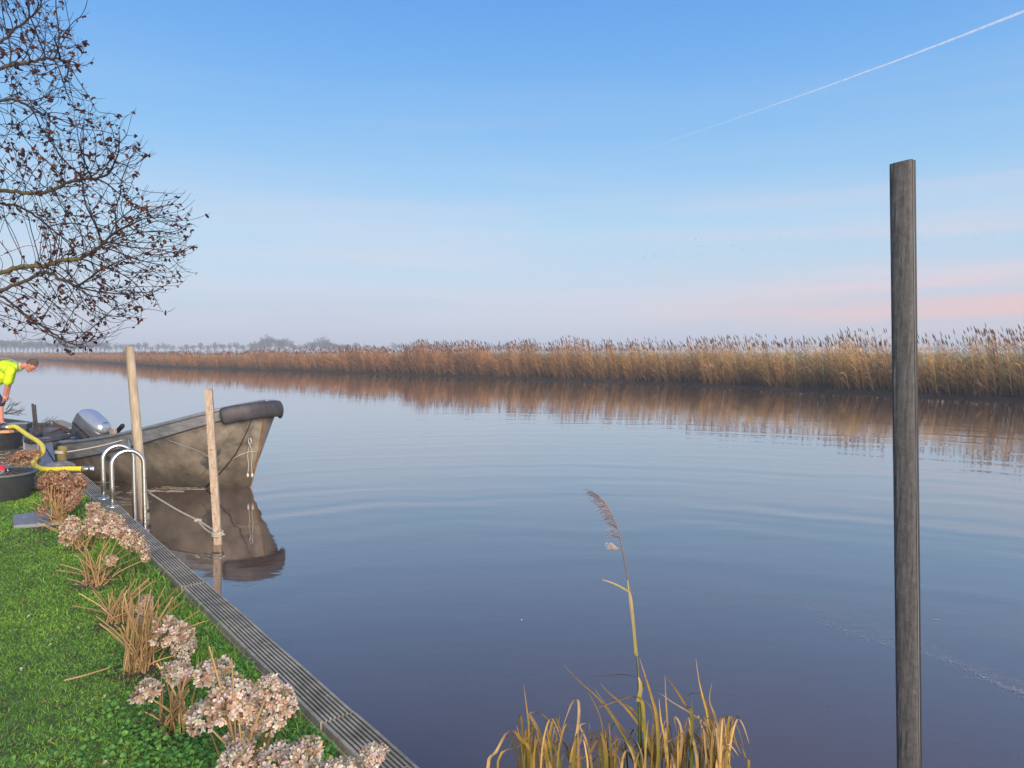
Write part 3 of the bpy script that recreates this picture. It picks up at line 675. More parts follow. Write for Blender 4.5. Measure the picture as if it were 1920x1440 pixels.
FH = [(94, 893, 24), (117, 890, 24), (128, 901, 26), (147, 898, 24), (81, 907, 24), (109, 907, 26), (133, 920, 26), (148, 914, 24), (116, 929, 26), (137, 936, 26), (122, 941, 26), (78, 957, 20),
      (100, 900, 24), (140, 906, 22), (90, 920, 24), (102, 930, 24), (126, 912, 26), (86, 899, 20), (143, 927, 22), (130, 950, 20), (108, 918, 22), (155, 905, 18), (96, 912, 22), (120, 955, 18), (104, 945, 18), (88, 935, 20)]
hydrangea((112, 985), FH, around(105, 945, 26, 30, 25) + [(60, 940), (70, 950), (75, 965)], 'bushy hydrangea full of dark brown heads beside the black tub', kind='brown', lowleaf=16, soil=0.3)
hydrangea((50, 905), [(31, 858, 26), (24, 862, 20), (38, 852, 20), (52, 859, 22), (67, 852, 22), (45, 865, 20), (58, 850, 18)],
          around(50, 875, 14, 30, 10), 'low brown hydrangea between the two black tubs', kind='brown')
# a fallen cane on the lawn
m = MB(); m.tube([P(120, 1276, ZL + 0.03), P(160, 1266, ZL + 0.045), P(205, 1252, ZL + 0.03)], 0.004, 5, True, (0.5, 0.34, 0.18))
tag(m.build('fallen_cane', M_dry), 'single pale cane lying on the lawn below the bare hydrangea stems', 'cane')

# ------------------------------------------------------------ stone slab on the lawn
m = MB(); a, b, c, d = P(26, 992, ZL), P(24, 972, ZL), P(100, 962, ZL), P(118, 986, ZL)
zz = ZL + 0.035; vs = [Vector((p.x, p.y, z)) for z in (ZL - 0.02, zz) for p in (a, b, c, d)]
m.add(vs, [(4, 5, 6, 7), (0, 4, 7, 3), (0, 1, 5, 4), (1, 2, 6, 5), (2, 3, 7, 6)]); m.v = m.v
tag(m.build('paving_slab', M_slab), 'flat bluish grey paving slab on the lawn in front of the black tub', 'paving slab')

# ------------------------------------------------------------ posts
def post_mesh(base, top, prof_b, prof_t, name, mt, parent, top_slope=None, rings=10):
    m = MB(); k = len(prof_b)
    for i in range(rings + 1):
        f = i / rings; c = base.lerp(top, f)
        for j in range(k):
            x = prof_b[j][0] * (1 - f) + prof_t[j][0] * f; y = prof_b[j][1] * (1 - f) + prof_t[j][1] * f
            dz = (top_slope(x, y) if (top_slope and i == rings) else 0)
            w = 0.0012 * noise.noise(Vector((j * 1.3, i * 0.9, base.x)))
            m.v.append((c.x + x + w, c.y + y + w, c.z + dz)); m.c.append(WHITE)
    m.f += [(i * k + j, i * k + (j + 1) % k, (i + 1) * k + (j + 1) % k, (i + 1) * k + j) for i in range(rings) for j in range(k)]
    m.f.append(tuple(rings * k + j for j in range(k)))
    return m.build(name, mt, parent)
# big dark post at the right
YP = 2.4
tp = D(1689, 305, YP); bp_ = D(1702, 1436, YP); dr = (bp_ - tp) / (tp.z - bp_.z); bs = tp + dr * (tp.z + 0.9)
pw = 43 / FPX * YP * .885
TH = math.radians(-29); rotp = lambda pr: [(x * math.cos(TH) - y * math.sin(TH), x * math.sin(TH) + y * math.cos(TH)) for x, y in pr]
prof = []
for i in range(13):
    a = math.pi * 1.0 * i / 12          # bowed face toward the camera, flat back
    x = -math.cos(a) * pw * 0.48; y = -max(0, math.sin(a)) ** .6 * 0.012
    prof.append((x, y))
prof += [(pw * 0.52, 0.004), (pw * 0.525, 0.050), (-pw * 0.42, 0.058), (-pw * 0.5, 0.03)]
mp_ = empty('mooring_post', (bs.x, bs.y, 0), 'tall dark weathered post standing close by in the water at right', 'post')
prof = rotp(prof); post_mesh(bs, tp, prof, prof, 'timber', M_pile, mp_, top_slope=lambda x, y: 0.16 * x + 0.003, rings=60)
# attached dark side strip
sprof = [(pw * 0.545, 0.006), (pw * 0.63, 0.010), (pw * 0.63, 0.045), (pw * 0.545, 0.045)]
sprof = rotp(sprof)
M_black = mat('black_strip', (0.008, 0.008, 0.01), 0.6, var=0.3)
post_mesh(bs, tp + Vector((0, 0, 0.006)), sprof, sprof, 'side_strip', M_black, mp_)
eprof = rotp([(pw * 0.527, 0.001), (pw * 0.543, 0.001), (pw * 0.543, 0.006), (pw * 0.527, 0.006)]); post_mesh(bs, tp + Vector((0, 0, 0.004)), eprof, eprof, 'pale_edge', M_slab, mp_)

# round pole
def circ(r, n=14): return [(r * math.cos(2 * math.pi * i / n), r * math.sin(2 * math.pi * i / n)) for i in range(n)]
b1 = P(271, 972, 0); t1 = D(243, 650, b1.y); low = b1 - (t1 - b1) * 0.3
po = empty('round_mooring_pole', (b1.x, b1.y, 0), 'pale round wooden pole leaning left in the water behind the ladder', 'pole')
post_mesh(low, t1, circ(0.062), circ(0.050), 'pole', M_pole, po, rings=14)
MB().box((b1.x + 0.06, b1.y - 0.02, 0.1), (0.03, 0.05, 0.03)).build('bracket', M_rubber, po)
# square post
b2 = P(409, 1020, 0); t2 = D(391, 729, b2.y); low2 = b2 - (t2 - b2) * 0.4
sq = [(-0.038, -0.034), (0.038, -0.038), (0.04, 0.034), (-0.036, 0.038)]; sq2 = [(x * 0.95, y) for x, y in sq]
ca, sa = math.cos(0.25), math.sin(0.25); sq = [(x * ca - y * sa, x * sa + y * ca) for x, y in sq]; sq2 = [(x * ca - y * sa, x * sa + y * ca) for x, y in sq2]
po2 = empty('square_mooring_post', (b2.x, b2.y, 0), 'reddish square wooden post standing in the water in front of the bow', 'post')
post_mesh(low2, t2, sq, sq2, 'post', M_plank, po2, rings=10)
# mossy stub post with rope
b3 = P(115, 870, ZL); t3 = D(118, 836, b3.y)
po3 = empty('mossy_bollard', b3, 'short mossy olive post with rope tied round it at the lawn corner', 'bollard')
m = MB(); m.tube([b3 - Vector((0, 0, 0.1)), b3.lerp(t3, 0.5), t3 - Vector((0, 0, 0.01)), t3], [0.068, 0.066, 0.063, 0.055], 12); m.build('post', M_post_green, po3, True)
m = MB(); kz = (t3.z - ZL) * 0.62 + ZL
for k in range(3): m.tube([(b3.x + 0.074 * math.cos(a), b3.y + 0.074 * math.sin(a), kz + k * 0.014) for a in [i * 2 * math.pi / 14 for i in range(15)]], 0.008, 6, False)
m.build('rope_wrap', M_rope, po3, True)
# thin steel post and cut twigs at far left
b4 = P(66, 812, ZL); t4 = D(61, 757, b4.y)
m = MB(); m.tube([b4, t4], 0.022, 8); m.tube([b4 + Vector((0.045, 0, 0)), t4 + Vector((0.04, 0, -0.02))], 0.022, 8)
tag(m.build('thin_post', M_grey_post), 'slim upright post among cut twigs behind the black ring', 'post')
m = MB(); rt = random.Random(5)
for (x0, y0, x1, y1, n) in [(70, 802, 105, 788, 7), (10, 775, 48, 776, 6), (15, 770, 34, 753, 4), (58, 812, 95, 806, 5)]:
    for i in range(n):
        a = P(x0 + rt.uniform(-3, 3), 812, ZL + 0.05); dd = a.y
        p0 = D(x0 + rt.uniform(-4, 4), y0 + rt.uniform(-3, 3), dd); p1 = D(x1 + rt.uniform(-12, 6), y1 + rt.uniform(-8, 6), dd + rt.uniform(-.3, .3)); mid = p0.lerp(p1, 0.5) + Vector((0, 0, rt.uniform(-.03, .05)))
        m.tube([p0, mid, p1], [0.008, 0.006, 0.003], 4, False, (0.12, 0.10, 0.085))
        for k in range(2):
            q = p0.lerp(p1, rt.uniform(.4, .8)); m.tube([q, q + Vector((rt.uniform(0, .15), 0, rt.uniform(-.02, .14)))], [0.005, 0.002], 3, False, (0.14, 0.12, 0.1))
tag(m.build('cut_twigs', M_bark), 'heap of thin bare cut twigs on the landing beside the man', 'twigs', kind='stuff')

# ------------------------------------------------------------ ladder
pl0 = P(211, 950, ZB); tf, nf = tn(pl0); pl1 = P(192, 934, ZB); tb_, nb_ = tn(pl1)
lad = empty('swim_ladder', LN(tf, -0.075), 'shiny stainless steel bathing ladder with two hoop handrails on the board', 'ladder')
tb_ = tf + 0.50; NL = nf
print('LADDER', nf, tf)
for tt_ in (tf, tb_):
    n0 = NL; n1 = NL + 0.29; r = (n1 - n0) / 2; hz = ZB + 0.55 - r
    path = [LN(tt_, n0, ZB + 0.004), LN(tt_, n0, ZB + 0.2)]
    for i in range(13):
        a = math.pi * (1 - i / 12); path.append(LN(tt_, (n0 + n1) / 2 + r * math.cos(a), hz + r * math.sin(a)))
    path += [LN(tt_, n1, 0.3), LN(tt_, n1, -0.7)]
    MB().tube(path, 0.0215, 14).build('handrail', M_steel, lad, True)
    MB().lathe(LN(tt_, n0, ZB + 0.001), [(0.0, 0.012), (0.03, 0.012), (0.052, 0.008), (0.055, 0.0), (0.055, -0.001)], 24).build('base_plate', M_steel, lad, True)
Rl = Matrix.Rotation(math.atan2(E.y, E.x), 3, 'Z')
for z in (0.20, -0.05, -0.3):
    m = MB(); m.box(LN((tf + tb_) / 2, NL + 0.29, z), (0.475, 0.085, 0.02), Rl)
    for k in range(4): m.box(LN((tf + tb_) / 2, NL + 0.29 - 0.032 + k * 0.021, z + 0.0125), (0.46, 0.008, 0.005), Rl)
    m.build('step', M_rubber if z < 0.1 else M_sheet, lad)

# ------------------------------------------------------------ boat
AH = math.radians(27)
h_ = Vector((math.cos(AH), -math.sin(AH), 0)); pt_ = Vector((math.sin(AH), math.cos(AH), 0))
LB = 3.75
stem_top = D(497, 765, 10.55)
S0 = Vector((stem_top.x, stem_top.y, 0)) - h_ * LB
def bo(u, v, z): r = S0 + h_ * u + pt_ * v; r.z = z; return r      # v + = port (far side)
def sheer(s): return 0.55 + 0.42 * s + 0.33 * s ** 2.3
NS = 28
def half(B, p, q, s): return B * (max(0.0, 1 - s ** p)) ** q
OV2, OV3 = .14, .34
def line(s, k):
    """k: 0 gunwale, 1 strake foot, 2 mid side, 3 waterline, 4 bottom"""
    hg = sheer(s); st = 0.27 - 0.13 * s; tap = 0.86 + 0.14 * min(1, s * 2.2)
    if k == 0: return (LB * s, half(0.93 * tap, 5.5, 0.52, s), hg)
    if k == 1: return ((LB - 0.03) * s, half(0.90 * tap, 5.2, 0.52, s), hg - st)
    if k == 2: return ((LB - OV2) * s, half(0.80 * tap, 3.8, 0.68, s), (hg - st) * 0.5 + 0.0)
    if k == 3: return ((LB - OV3) * s, half(0.72 * tap, 3.0, 0.85, s), 0.0 + 0.03 * s)
    if k == 4: return ((LB - .6) * s, half(0.55 * tap, 2.6, 0.95, s), -0.22)
boat = empty('workboat', bo(0, 0, 0), 'small grey metal workboat with algae stained hull moored behind the ladder', 'boat')
ss = [1 - (1 - i / NS) ** 1.35 for i in range(NS + 1)]
def loft(ks, name, mt, off=0.0, rev=False, smooth=True, z_off=0):
    m = MB(); rows_ = []
    for sgn in (-1, 1):
        base = len(m.v)
        for s in ss:
            for k in ks:
                u, v, z = line(s, k); v = max(0, v - off); u = u - (off if s > 0.9 else 0)
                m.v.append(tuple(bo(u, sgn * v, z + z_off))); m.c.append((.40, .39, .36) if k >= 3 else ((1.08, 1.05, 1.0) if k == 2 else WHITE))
        kk = len(ks)
        for i in range(NS):
            for j in range(kk - 1):
                f = (base + i * kk + j, base + i * kk + j + 1, base + (i + 1) * kk + j + 1, base + (i + 1) * kk + j)
                m.f.append(f if sgn < 0 else f[::-1])
    return m.build(name, mt, boat, smooth)
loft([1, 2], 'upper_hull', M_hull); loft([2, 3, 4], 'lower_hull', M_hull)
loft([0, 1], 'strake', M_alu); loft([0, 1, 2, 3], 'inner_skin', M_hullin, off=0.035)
# black rubber lip along the strake foot, rail along the gunwale
for sgn in (-1, 1):
    pts = [];
    for s in ss:
        u, v, z = line(s, 1); pts.append(bo(u, sgn * (v + 0.006), z - 0.004))
    MB().tube(pts, 0.010, 6).build('rub_strip', M_rubber, boat, True)
    pts = []
    for s in ss:
        u, v, z = line(s, 0); pts.append(bo(u, sgn * v, z + 0.012))
    MB().tube(pts, 0.027, 8).build('gunwale_rail', M_rail, boat, True)
# transom
m = MB(); prof = [line(0, k) for k in range(5)]
vs = [bo(p[0], -p[1], p[2]) for p in prof] + [bo(p[0], p[1], p[2]) for p in prof[::-1]]
m.add(vs, [tuple(range(10))]); vs2 = [v + h_ * 0.04 for v in vs]; m.add(vs2, [tuple(range(9, -1, -1))]); m.build('transom', M_alu, boat)
MB().tube([bo(0.0, -0.80, 0.575), bo(0, 0.80, 0.575)], 0.026, 8).build('transom_rail', M_rail, boat, True)
# floor, thwart, foredeck
m = MB(); fl = [(LB - 0.5) * s for s in ss[:-6]]
vs = [];
for s in ss[:-5]:
    u, v, z = line(s, 3); vs += [bo(u, -v + 0.02, 0.12), bo(u, v - 0.02, 0.12)]
m.add(vs, [(2 * i, 2 * i + 1, 2 * i + 3, 2 * i + 2) for i in range(len(vs) // 2 - 1)]); m.build('floor', M_hullin, boat)
Rh = Matrix.Rotation(-AH, 3, 'Z')
MB().box(bo(1.25, 0, 0.42), (0.24, 1.6, 0.035), Rh).build('thwart', M_pole, boat)
m = MB(); vs = []
dk = [s for s in ss if s > 0.84]
for s in dk:
    u, v, z = line(s, 0); vs += [bo(u, -v, z - 0.01), bo(u, v, z - 0.01)]
m.add(vs, [(2 * i, 2 * i + 1, 2 * i + 3, 2 * i + 2) for i in range(len(dk) - 1)]); m.build('foredeck', M_alu, boat)
# bow fender wrapping the stem
pts = []
sl_ = [s for s in np.linspace(0.925, 1.0, 16)]
for s in sl_: u, v, z = line(s, 0); pts.append(bo(u + 0.03 * (s > 0.97), -(v + 0.035), z - 0.10))
for s in sl_[::-1][1:]: u, v, z = line(s, 0); pts.append(bo(u + 0.03 * (s > 0.97), v + 0.035, z - 0.10))
pts2 = []
for i, p in enumerate(pts):
    a = pts[max(0, i - 1)]; b = pts[min(len(pts) - 1, i + 1)]; pts2.append((a + p * 2 + b) / 4)
MB().tube(pts2, [0.5] + [0.92] + [1.0] * (len(pts2) - 4) + [0.92, 0.5], 14, squash=(0.055, 0.125)).build('bow_fender', M_rubber, boat, True)
# stem bar and bow crease
stem = [(LB + 0.012, 0, sheer(1) - 0.13), (LB - 0.03 + 0.02, 0, sheer(1) - 0.16), (LB - OV2 + 0.02, 0, (sheer(1) - .14) * 0.5), (LB - OV3 + 0.02, 0, 0.03), (LB - .6, 0, -0.22)]
MB().tube([bo(*p) for p in stem], 0.013, 6).build('stem_bar', mat('rusty_edge', (0.20, 0.10, 0.05), 0.8), boat, True)
def side_pt(s, f):
    """point on the starboard side, f 0 at strake foot, 1 at waterline"""
    a = Vector(line(s, 1)); b = Vector(line(s, 2)); c = Vector(line(s, 3))
    p = a.lerp(b, f * 2) if f < 0.5 else b.lerp(c, f * 2 - 1); return bo(p.x, -p.y - 0.012, p.z)
cr_ = [side_pt(0.994 - 0.03 * f - 0.12 * f * f, f) for f in np.linspace(0.05, 1.0, 10)]
MB().tube(cr_, [0.006 + 0.008 * i / 9 for i in range(10)], 5).build('hull_seam', mat('dark_seam', (0.02, 0.017, 0.014), 0.8), boat, True)
cr2 = [side_pt(0.985 - 0.20 * f, f) for f in np.linspace(0.02, 0.8, 8)]
MB().tube(cr2, 0.004, 5).build('hull_seam', M_hull, boat, True)
# bow eye, hanging line and small floats
ey = side_pt(0.988, 0.36) + Vector((0.0, -0.03, 0))
m = MB(); m.tube([ey + Vector((0.02 * math.cos(a), -0.01, 0.045 * math.sin(a))) for a in [i * math.pi / 5 for i in range(11)]], 0.010, 6, False); m.build('bow_eye', mat('galvanised', (0.4, 0.4, 0.41), 0.4, metal=0.5), boat, True)
hl = empty('hanging_bow_line', ey, 'short pale line knotted through the bow eye and dangling at the bow', 'rope')
for dx in (-0.03, 0.035):
    p = [ey + Vector((0, -0.012, -0.03)), ey + Vector((dx, -0.02, -0.2)), ey + Vector((dx * 0.6, -0.02, -0.36)), ey + Vector((dx, -0.03, -0.47))]
    MB().tube(smoothpath(p), 0.0045, 6).build('strand', M_rope, hl, True)
    MB().sphere(ey + Vector((dx, -0.03, -0.50)), (0.017, 0.015, 0.032), 8, 6).build('knot', mat('rope_knot', (0.55, 0.50, 0.42), 0.9), hl, True)
hb = [side_pt(0.93, 0.60), side_pt(0.96, 0.53) + Vector((0, -.01, 0)), side_pt(0.985, 0.50) + Vector((0, -.01, 0)), bo(LB - OV2, -0.02, 0.55)]
MB().tube(hb, 0.006, 5).build('hull_line', M_rope, boat, True)
MB().sphere(side_pt(0.42, 0.12), (0.012, 0.012, 0.02), 8, 6).build('drain_hole', M_black, boat)
# stern cleat
cl = bo(*[line(0.42, 0)[0], -line(0.42, 0)[1], sheer(0.42) + 0.03])
MB().box(cl + Vector((0, 0, 0.04)), (0.10, 0.05, 0.07), Rh).build('cleat', M_pole, boat)

# outboard motor: tilted silver cowl
mo = bo(0.10, -0.02, 0)
motor = empty('outboard_motor', (mo.x, mo.y, 0.62), 'silver outboard motor tilted forward on the stern of the boat', 'outboard motor')
TL = math.radians(36)
Mloc = D(172, 801, 11.6)
RM = Matrix.Rotation(-AH * 0.6, 3, 'Z') @ Matrix.Rotation(TL, 3, 'Y')
def mo_p(x, y, z): return Mloc + RM @ Vector((x, y, z))
def cowl_loft(secs, name, mt, n=28, ex=3.2):
    m = MB(); k = n
    for (z, cx, lx, ly) in secs:
        for j in range(n):
            a = 2 * math.pi * j / n; c, s_ = math.cos(a), math.sin(a)
            x = cx + lx * math.copysign(abs(c) ** (2 / ex), c); y = ly * math.copysign(abs(s_) ** (2 / ex), s_)
            m.v.append(tuple(mo_p(x, y, z))); m.c.append(WHITE)
    r = len(secs)
    m.f += [(i * n + j, i * n + (j + 1) % n, (i + 1) * n + (j + 1) % n, (i + 1) * n + j) for i in range(r - 1) for j in range(n)]
    m.f += [tuple(range(n - 1, -1, -1)), tuple((r - 1) * n + j for j in range(n))]
    return m.build(name, mt, motor, True)
cowl_loft([(-0.21, 0, 0.23, 0.13), (-0.19, 0, 0.27, 0.150), (-0.05, 0, 0.31, 0.170), (0.07, 0, 0.31, 0.170), (0.10, 0, 0.295, 0.160)], 'lower_cowl', M_cowl2)
cowl_loft([(0.095, 0, 0.285, 0.150), (0.10, 0, 0.30, 0.160), (0.15, 0.0, 0.285, 0.150), (0.20, 0.01, 0.245, 0.125), (0.225, 0.02, 0.19, 0.10), (0.232, 0.02, 0.12, 0.06)], 'top_cowl', M_cowl)
m = MB()
for i in range(9):   # row of dark lettering too small to read
    x = -0.21 + i * 0.047; m.box(mo_p(x, -0.177, -0.045 + 0.004 * (i % 2)), (0.032 if i % 3 else 0.022, 0.004, 0.034 - 0.008 * (i % 2)), RM)
m.build('lettering', M_black, motor)
MB().box(mo_p(0.06, -0.171, 0.040), (0.26, 0.006, 0.012), RM).build('trim_stripe', M_steel, motor)
MB().box(mo_p(0.18, 0.0, 0.225), (0.02, 0.10, 0.012), RM).build('latch', M_cowl2, motor)
MB().tube([mo_p(-0.04, 0, -0.2), mo_p(-0.06, 0, -0.45), mo_p(-0.07, 0, -0.75)], [0.10, 0.07, 0.06], 10, squash=(1, 0.7)).build('leg', M_cowl2, motor, True)
MB().box(mo_p(-0.02, 0, -0.30), (0.16, 0.22, 0.22), RM).build('clamp_bracket', mat('blue_bracket', (0.03, 0.07, 0.16), 0.4), motor)
MB().box(mo_p(-0.20, -0.02, -0.28), (0.10, 0.16, 0.10), RM).build('tilt_handle', mat('white_plastic', (0.6, 0.62, 0.62), 0.4), motor)
ta = D(205, 829, 11.55); tb2 = D(217, 812, 11.5); tc2 = D(231, 797, 11.4)
MB().tube([mo_p(0.25, -0.02, -0.1), ta, tb2], [0.05, 0.042, 0.038], 8).build('tiller_arm', M_cowl2, motor, True)
MB().tube([tb2, tb2.lerp(tc2, 0.1), tb2.lerp(tc2, 0.9), tc2], [0.03, 0.038, 0.038, 0.026], 10).build('tiller_grip', M_black, motor, True)
MB().tube([tb2.lerp(tc2, -0.05), tb2.lerp(tc2, 0.08)], 0.042, 10).build('grip_ring', M_steel, motor, True)

# ------------------------------------------------------------ ropes
def rope(name, pts, r, label, sag=0.0, mt=None):
    pts = [Vector(p) for p in pts]
    if sag:
        a, b = pts[0], pts[-1]; pts = [a.lerp(b, i / 8) - Vector((0, 0, sag * 4 * (i / 8) * (1 - i / 8))) for i in range(9)]
    else: pts = smoothpath(pts)
    return tag(MB().tube(pts, r, 6).build(name, mt or M_rope, None, True), label, 'rope')
cle = D(240, 822, bo(line(0.42, 0)[0], -line(0.42, 0)[1], 0).y - 0.02)
rope('mooring_rope', [Vector((b3.x + 0.07, b3.y, kz + 0.01)), cle], 0.010, 'taut pale rope from the mossy bollard to the boat rail', sag=0.02)
rope('mooring_rope', [cle, D(246, 850, b1.y + 0.6), D(255, 890, b1.y + 0.2), D(264, 916, b1.y + 0.05), D(263, 880, b1.y)], 0.011, 'slack rope hanging from the boat rail to the round pole')
rope('mooring_rope', [D(276, 922, b1.y - 0.05), D(330, 955, (b1.y + b2.y) / 2), D(371, 976, b2.y + 0.25), D(405, 997, b2.y - 0.05)], 0.011, 'long rope from the round pole to the square post above the water')
rope('mooring_rope', [D(371, 977, b2.y + 0.25), D(385, 992, b2.y + 0.1), D(402, 1003, b2.y - 0.05)], 0.009, 'lower short strand knotted to the long rope at the square post')
m = MB(); kn = D(371, 976, b2.y + 0.25)
for k in range(3): m.sphere(kn + Vector(((k - 1) * 0.022, 0, 0.006 * (k % 2))), (0.022, 0.02, 0.018), 8, 6)
tag(m.build('rope_knot', M_rope, None, True), 'knot in the long rope just before the square post', 'knot')
m = MB(); zc2 = D(407, 1001, b2.y).z; cx = (b2 + (t2 - b2) * (zc2 / t2.z))
for k in range(3):
    m.tube([(cx.x + 0.056 * math.cos(a), cx.y + 0.056 * math.sin(a), zc2 + k * 0.016 - 0.01 + 0.006 * math.sin(a)) for a in [i * 2 * math.pi / 12 for i in range(13)]], 0.008, 6, False)
m.tube([Vector((cx.x + 0.05, cx.y - 0.03, zc2)), Vector((cx.x + 0.09, cx.y - 0.04, zc2 + 0.005))], 0.008, 6)
tag(m.build('rope_coil', M_rope, None, True), 'rope turns wound round the foot of the square post', 'rope')
rope('thin_line', [bo(line(0.70, 1)[0], -line(0.70, 1)[1] - 0.02, line(0.70, 1)[2] - 0.02), D(391, 856, b2.y + 1.6), D(398, 900, b2.y + 0.8), D(404, 960, b2.y + 0.05), D(406, 996, b2.y)], 0.006, 'thin pale line running from the boat strake down behind the square post')

# ------------------------------------------------------------ tubs, hose, bits at left
def tub(cpx, cpy, R, H, label, fill=None):
    c = P(cpx, cpy, ZL)
    o = empty('plastic_tub', c, label, 'tub', 'black builders tubs on the lawn')
    MB().lathe(c, [(R * 0.80, 0.0), (R * 0.97, H - 0.03), (R * 0.98, H), (R * 0.94, H), (R * 0.77, 0.02), (0, 0.02)], 40).build('body', M_tub, o, True)
    pts = [c + Vector((R * math.cos(a), R * math.sin(a), H - 0.008)) for a in [i * 2 * math.pi / 40 for i in range(41)]]
    MB().tube(pts, 0.016, 8, False).build('rim', mat('tub_rim', (0.09, 0.10, 0.10), 0.5), o, True)
    return c
ctA = tub(-2, 842, 0.36, 0.30, 'black plastic tub further off, with the yellow hose lying over it')
ctB = tub(2, 935, 0.33, 0.29, 'black plastic tub at the left edge on the lawn by the brown hydrangea')
m = MB(); rt = random.Random(9)
for i in range(140):
    a = rt.uniform(0, 6.28); r = 0.27 * math.sqrt(rt.random()); p = ctB + Vector((r * math.cos(a), r * math.sin(a), 0.20 + 0.04 * rt.random())); d = Vector((rt.uniform(-1, 1), rt.uniform(-1, 1), rt.uniform(-.2, .5))).normalized() * rt.uniform(.05, .13)
    m.ribbon([p, p + d * .5 + Vector((0, 0, .01)), p + d], [.006, .014, .002], (rt.random(), rt.random(), rt.random()), rt.choice([(0.05, 0.035, 0.03), (0.12, 0.07, 0.05), (0.03, 0.03, 0.035), (0.2, 0.15, 0.1)]))
tag(m.build('garden_waste', M_dry), 'withered garden clippings filling the nearer black tub', 'clippings', kind='stuff')
# brick-like wooden block on the far tub + hose fitting
MB_ = MB(); MB_.box(D(13, 809, 10.3), (0.13, 0.10, 0.035)); tag(MB_.build('wood_block', mat('orange_block', (0.55, 0.26, 0.12), 0.8)), 'small orange wooden block lying on the far tub under the hose', 'wood block')
m = MB(); m.lathe(D(48 + 14, 856, 10.15) - Vector((0, 0, 0)), [(0, 0)], 4)
gc = empty('grey_crate', P(62, 858, ZL), 'pale grey plastic crate standing beside the far black tub', 'crate')
M_gcrate = mat('grey_plastic', (0.22, 0.22, 0.26), 0.5, var=0.2, scale=14)
cc = P(62, 855, ZL) + Vector((0, 0.12, 0))
for (x, y, sx, sy) in [(-0.10, 0, 0.012, 0.30), (0.10, 0, 0.012, 0.30), (0, -0.15, 0.212, 0.012), (0, 0.15, 0.212, 0.012)]:
    MB().box(cc + Vector((x, y, 0.13)), (sx, sy, 0.25)).build('side_panel', M_gcrate, gc)
MB().box(cc + Vector((0, 0, 0.008)), (0.19, 0.29, 0.01)).build('bottom', M_gcrate, gc)
for x in (-0.105, 0.105): MB().box(cc + Vector((x, -0.155, 0.13)), (0.018, 0.018, 0.262)).build('corner', mat('light_corner', (0.5, 0.5, 0.48), 0.6), gc)
# hose
hp = [(17, 801, 10.6, 0), (28, 800, 10.55, 0), (38, 806, 10.45, 0), (55, 818, 10.2, 0), (70, 827, 9.95, 0), (80, 838, 9.7, 0), (79, 849, 9.5, 0), (70, 856, 9.4, 0), (64, 863, 9.35, 0), (64, 871, 9.2, 0), (75, 878, 9.1, 0), (95, 880, 9.05, 0), (125, 879, 9.0, 0), (155, 879, 8.95, 0)]
hpts = smoothpath([D(x, y, d) for x, y, d, _ in hp], 6)
hose = empty('suction_hose', hpts[0], 'thick bright yellow hose snaking over the tub towards the water edge', 'hose')
m = MB(); rad = [0.030 + 0.0022 * (i % 2) for i in range(len(hpts))]
m.tube(hpts, rad, 14); m.build('hose', M_hose, hose, True)
he = hpts[-1]; hd = (hpts[-1] - hpts[-3]).normalized()
M_brass = mat('dull_coupling', (0.5, 0.42, 0.30), 0.35, metal=0.8)
m = MB(); m.tube([he, he + hd * .02, he + hd * .06, he + hd * .065, he + hd * .10], [0.034, 0.034, 0.028, 0.022, 0.022], 12); m.build('coupling', M_brass, hose, True)
m = MB(); m.tube([he + hd * .10, he + hd * .105, he + hd * .15, he + hd * .155], [0.025, 0.036, 0.036, 0.028], 12); m.tube([he + hd * .155 + Vector((0, 0, .03)), he + hd * .155 - Vector((0, 0, .045))], .014, 6); m.build('coupling_ring', M_steel, hose, True)
m = MB(); h0 = hpts[0]; m.tube([h0, h0 + Vector((-0.10, 0.02, -0.005))], [0.036, 0.034], 12); m.build('coupling', M_steel, hose, True)
m = MB(); m.tube([h0 + Vector((-.10, .02, -.005)), h0 + Vector((-.4, .08, -.05))], 0.03, 12); m.build('hose_end', M_rubber, hose, True)
# second flat yellow strap under the hose end
m = MB(); m.tube([P(95, 886, ZL + .02), P(130, 889, ZL + .02), P(152, 888, ZB + .01)], 0.010, 6); tag(m.build('yellow_line', mat('dull_yellow', (.45, .36, .05), .6), None, True), 'thin dull yellow line lying just below the thick hose', 'line')
# black ring pipe on an upright
rc = D(96, 818, 10.9); pts = []
for i in range(29):
    a = math.radians(-200 + 300 * i / 28); pts.append(rc + Vector((0.26 * math.cos(a), 0.42 * math.sin(a), 0.035 * math.sin(a) + 0.0)))
ring = empty('black_pipe_ring', (rc.x, rc.y, ZL), 'black rubber pipe ring raised on a short dark upright behind the bollard', 'pipe')
MB().tube(pts, 0.033, 10).build('ring', M_rubber, ring, True)
MB().tube([rc + Vector((0.12, -0.38, 0)), Vector((rc.x + 0.12, rc.y - 0.38, ZL - 0.05))], 0.035, 10).build('upright', M_rubber, ring, True)
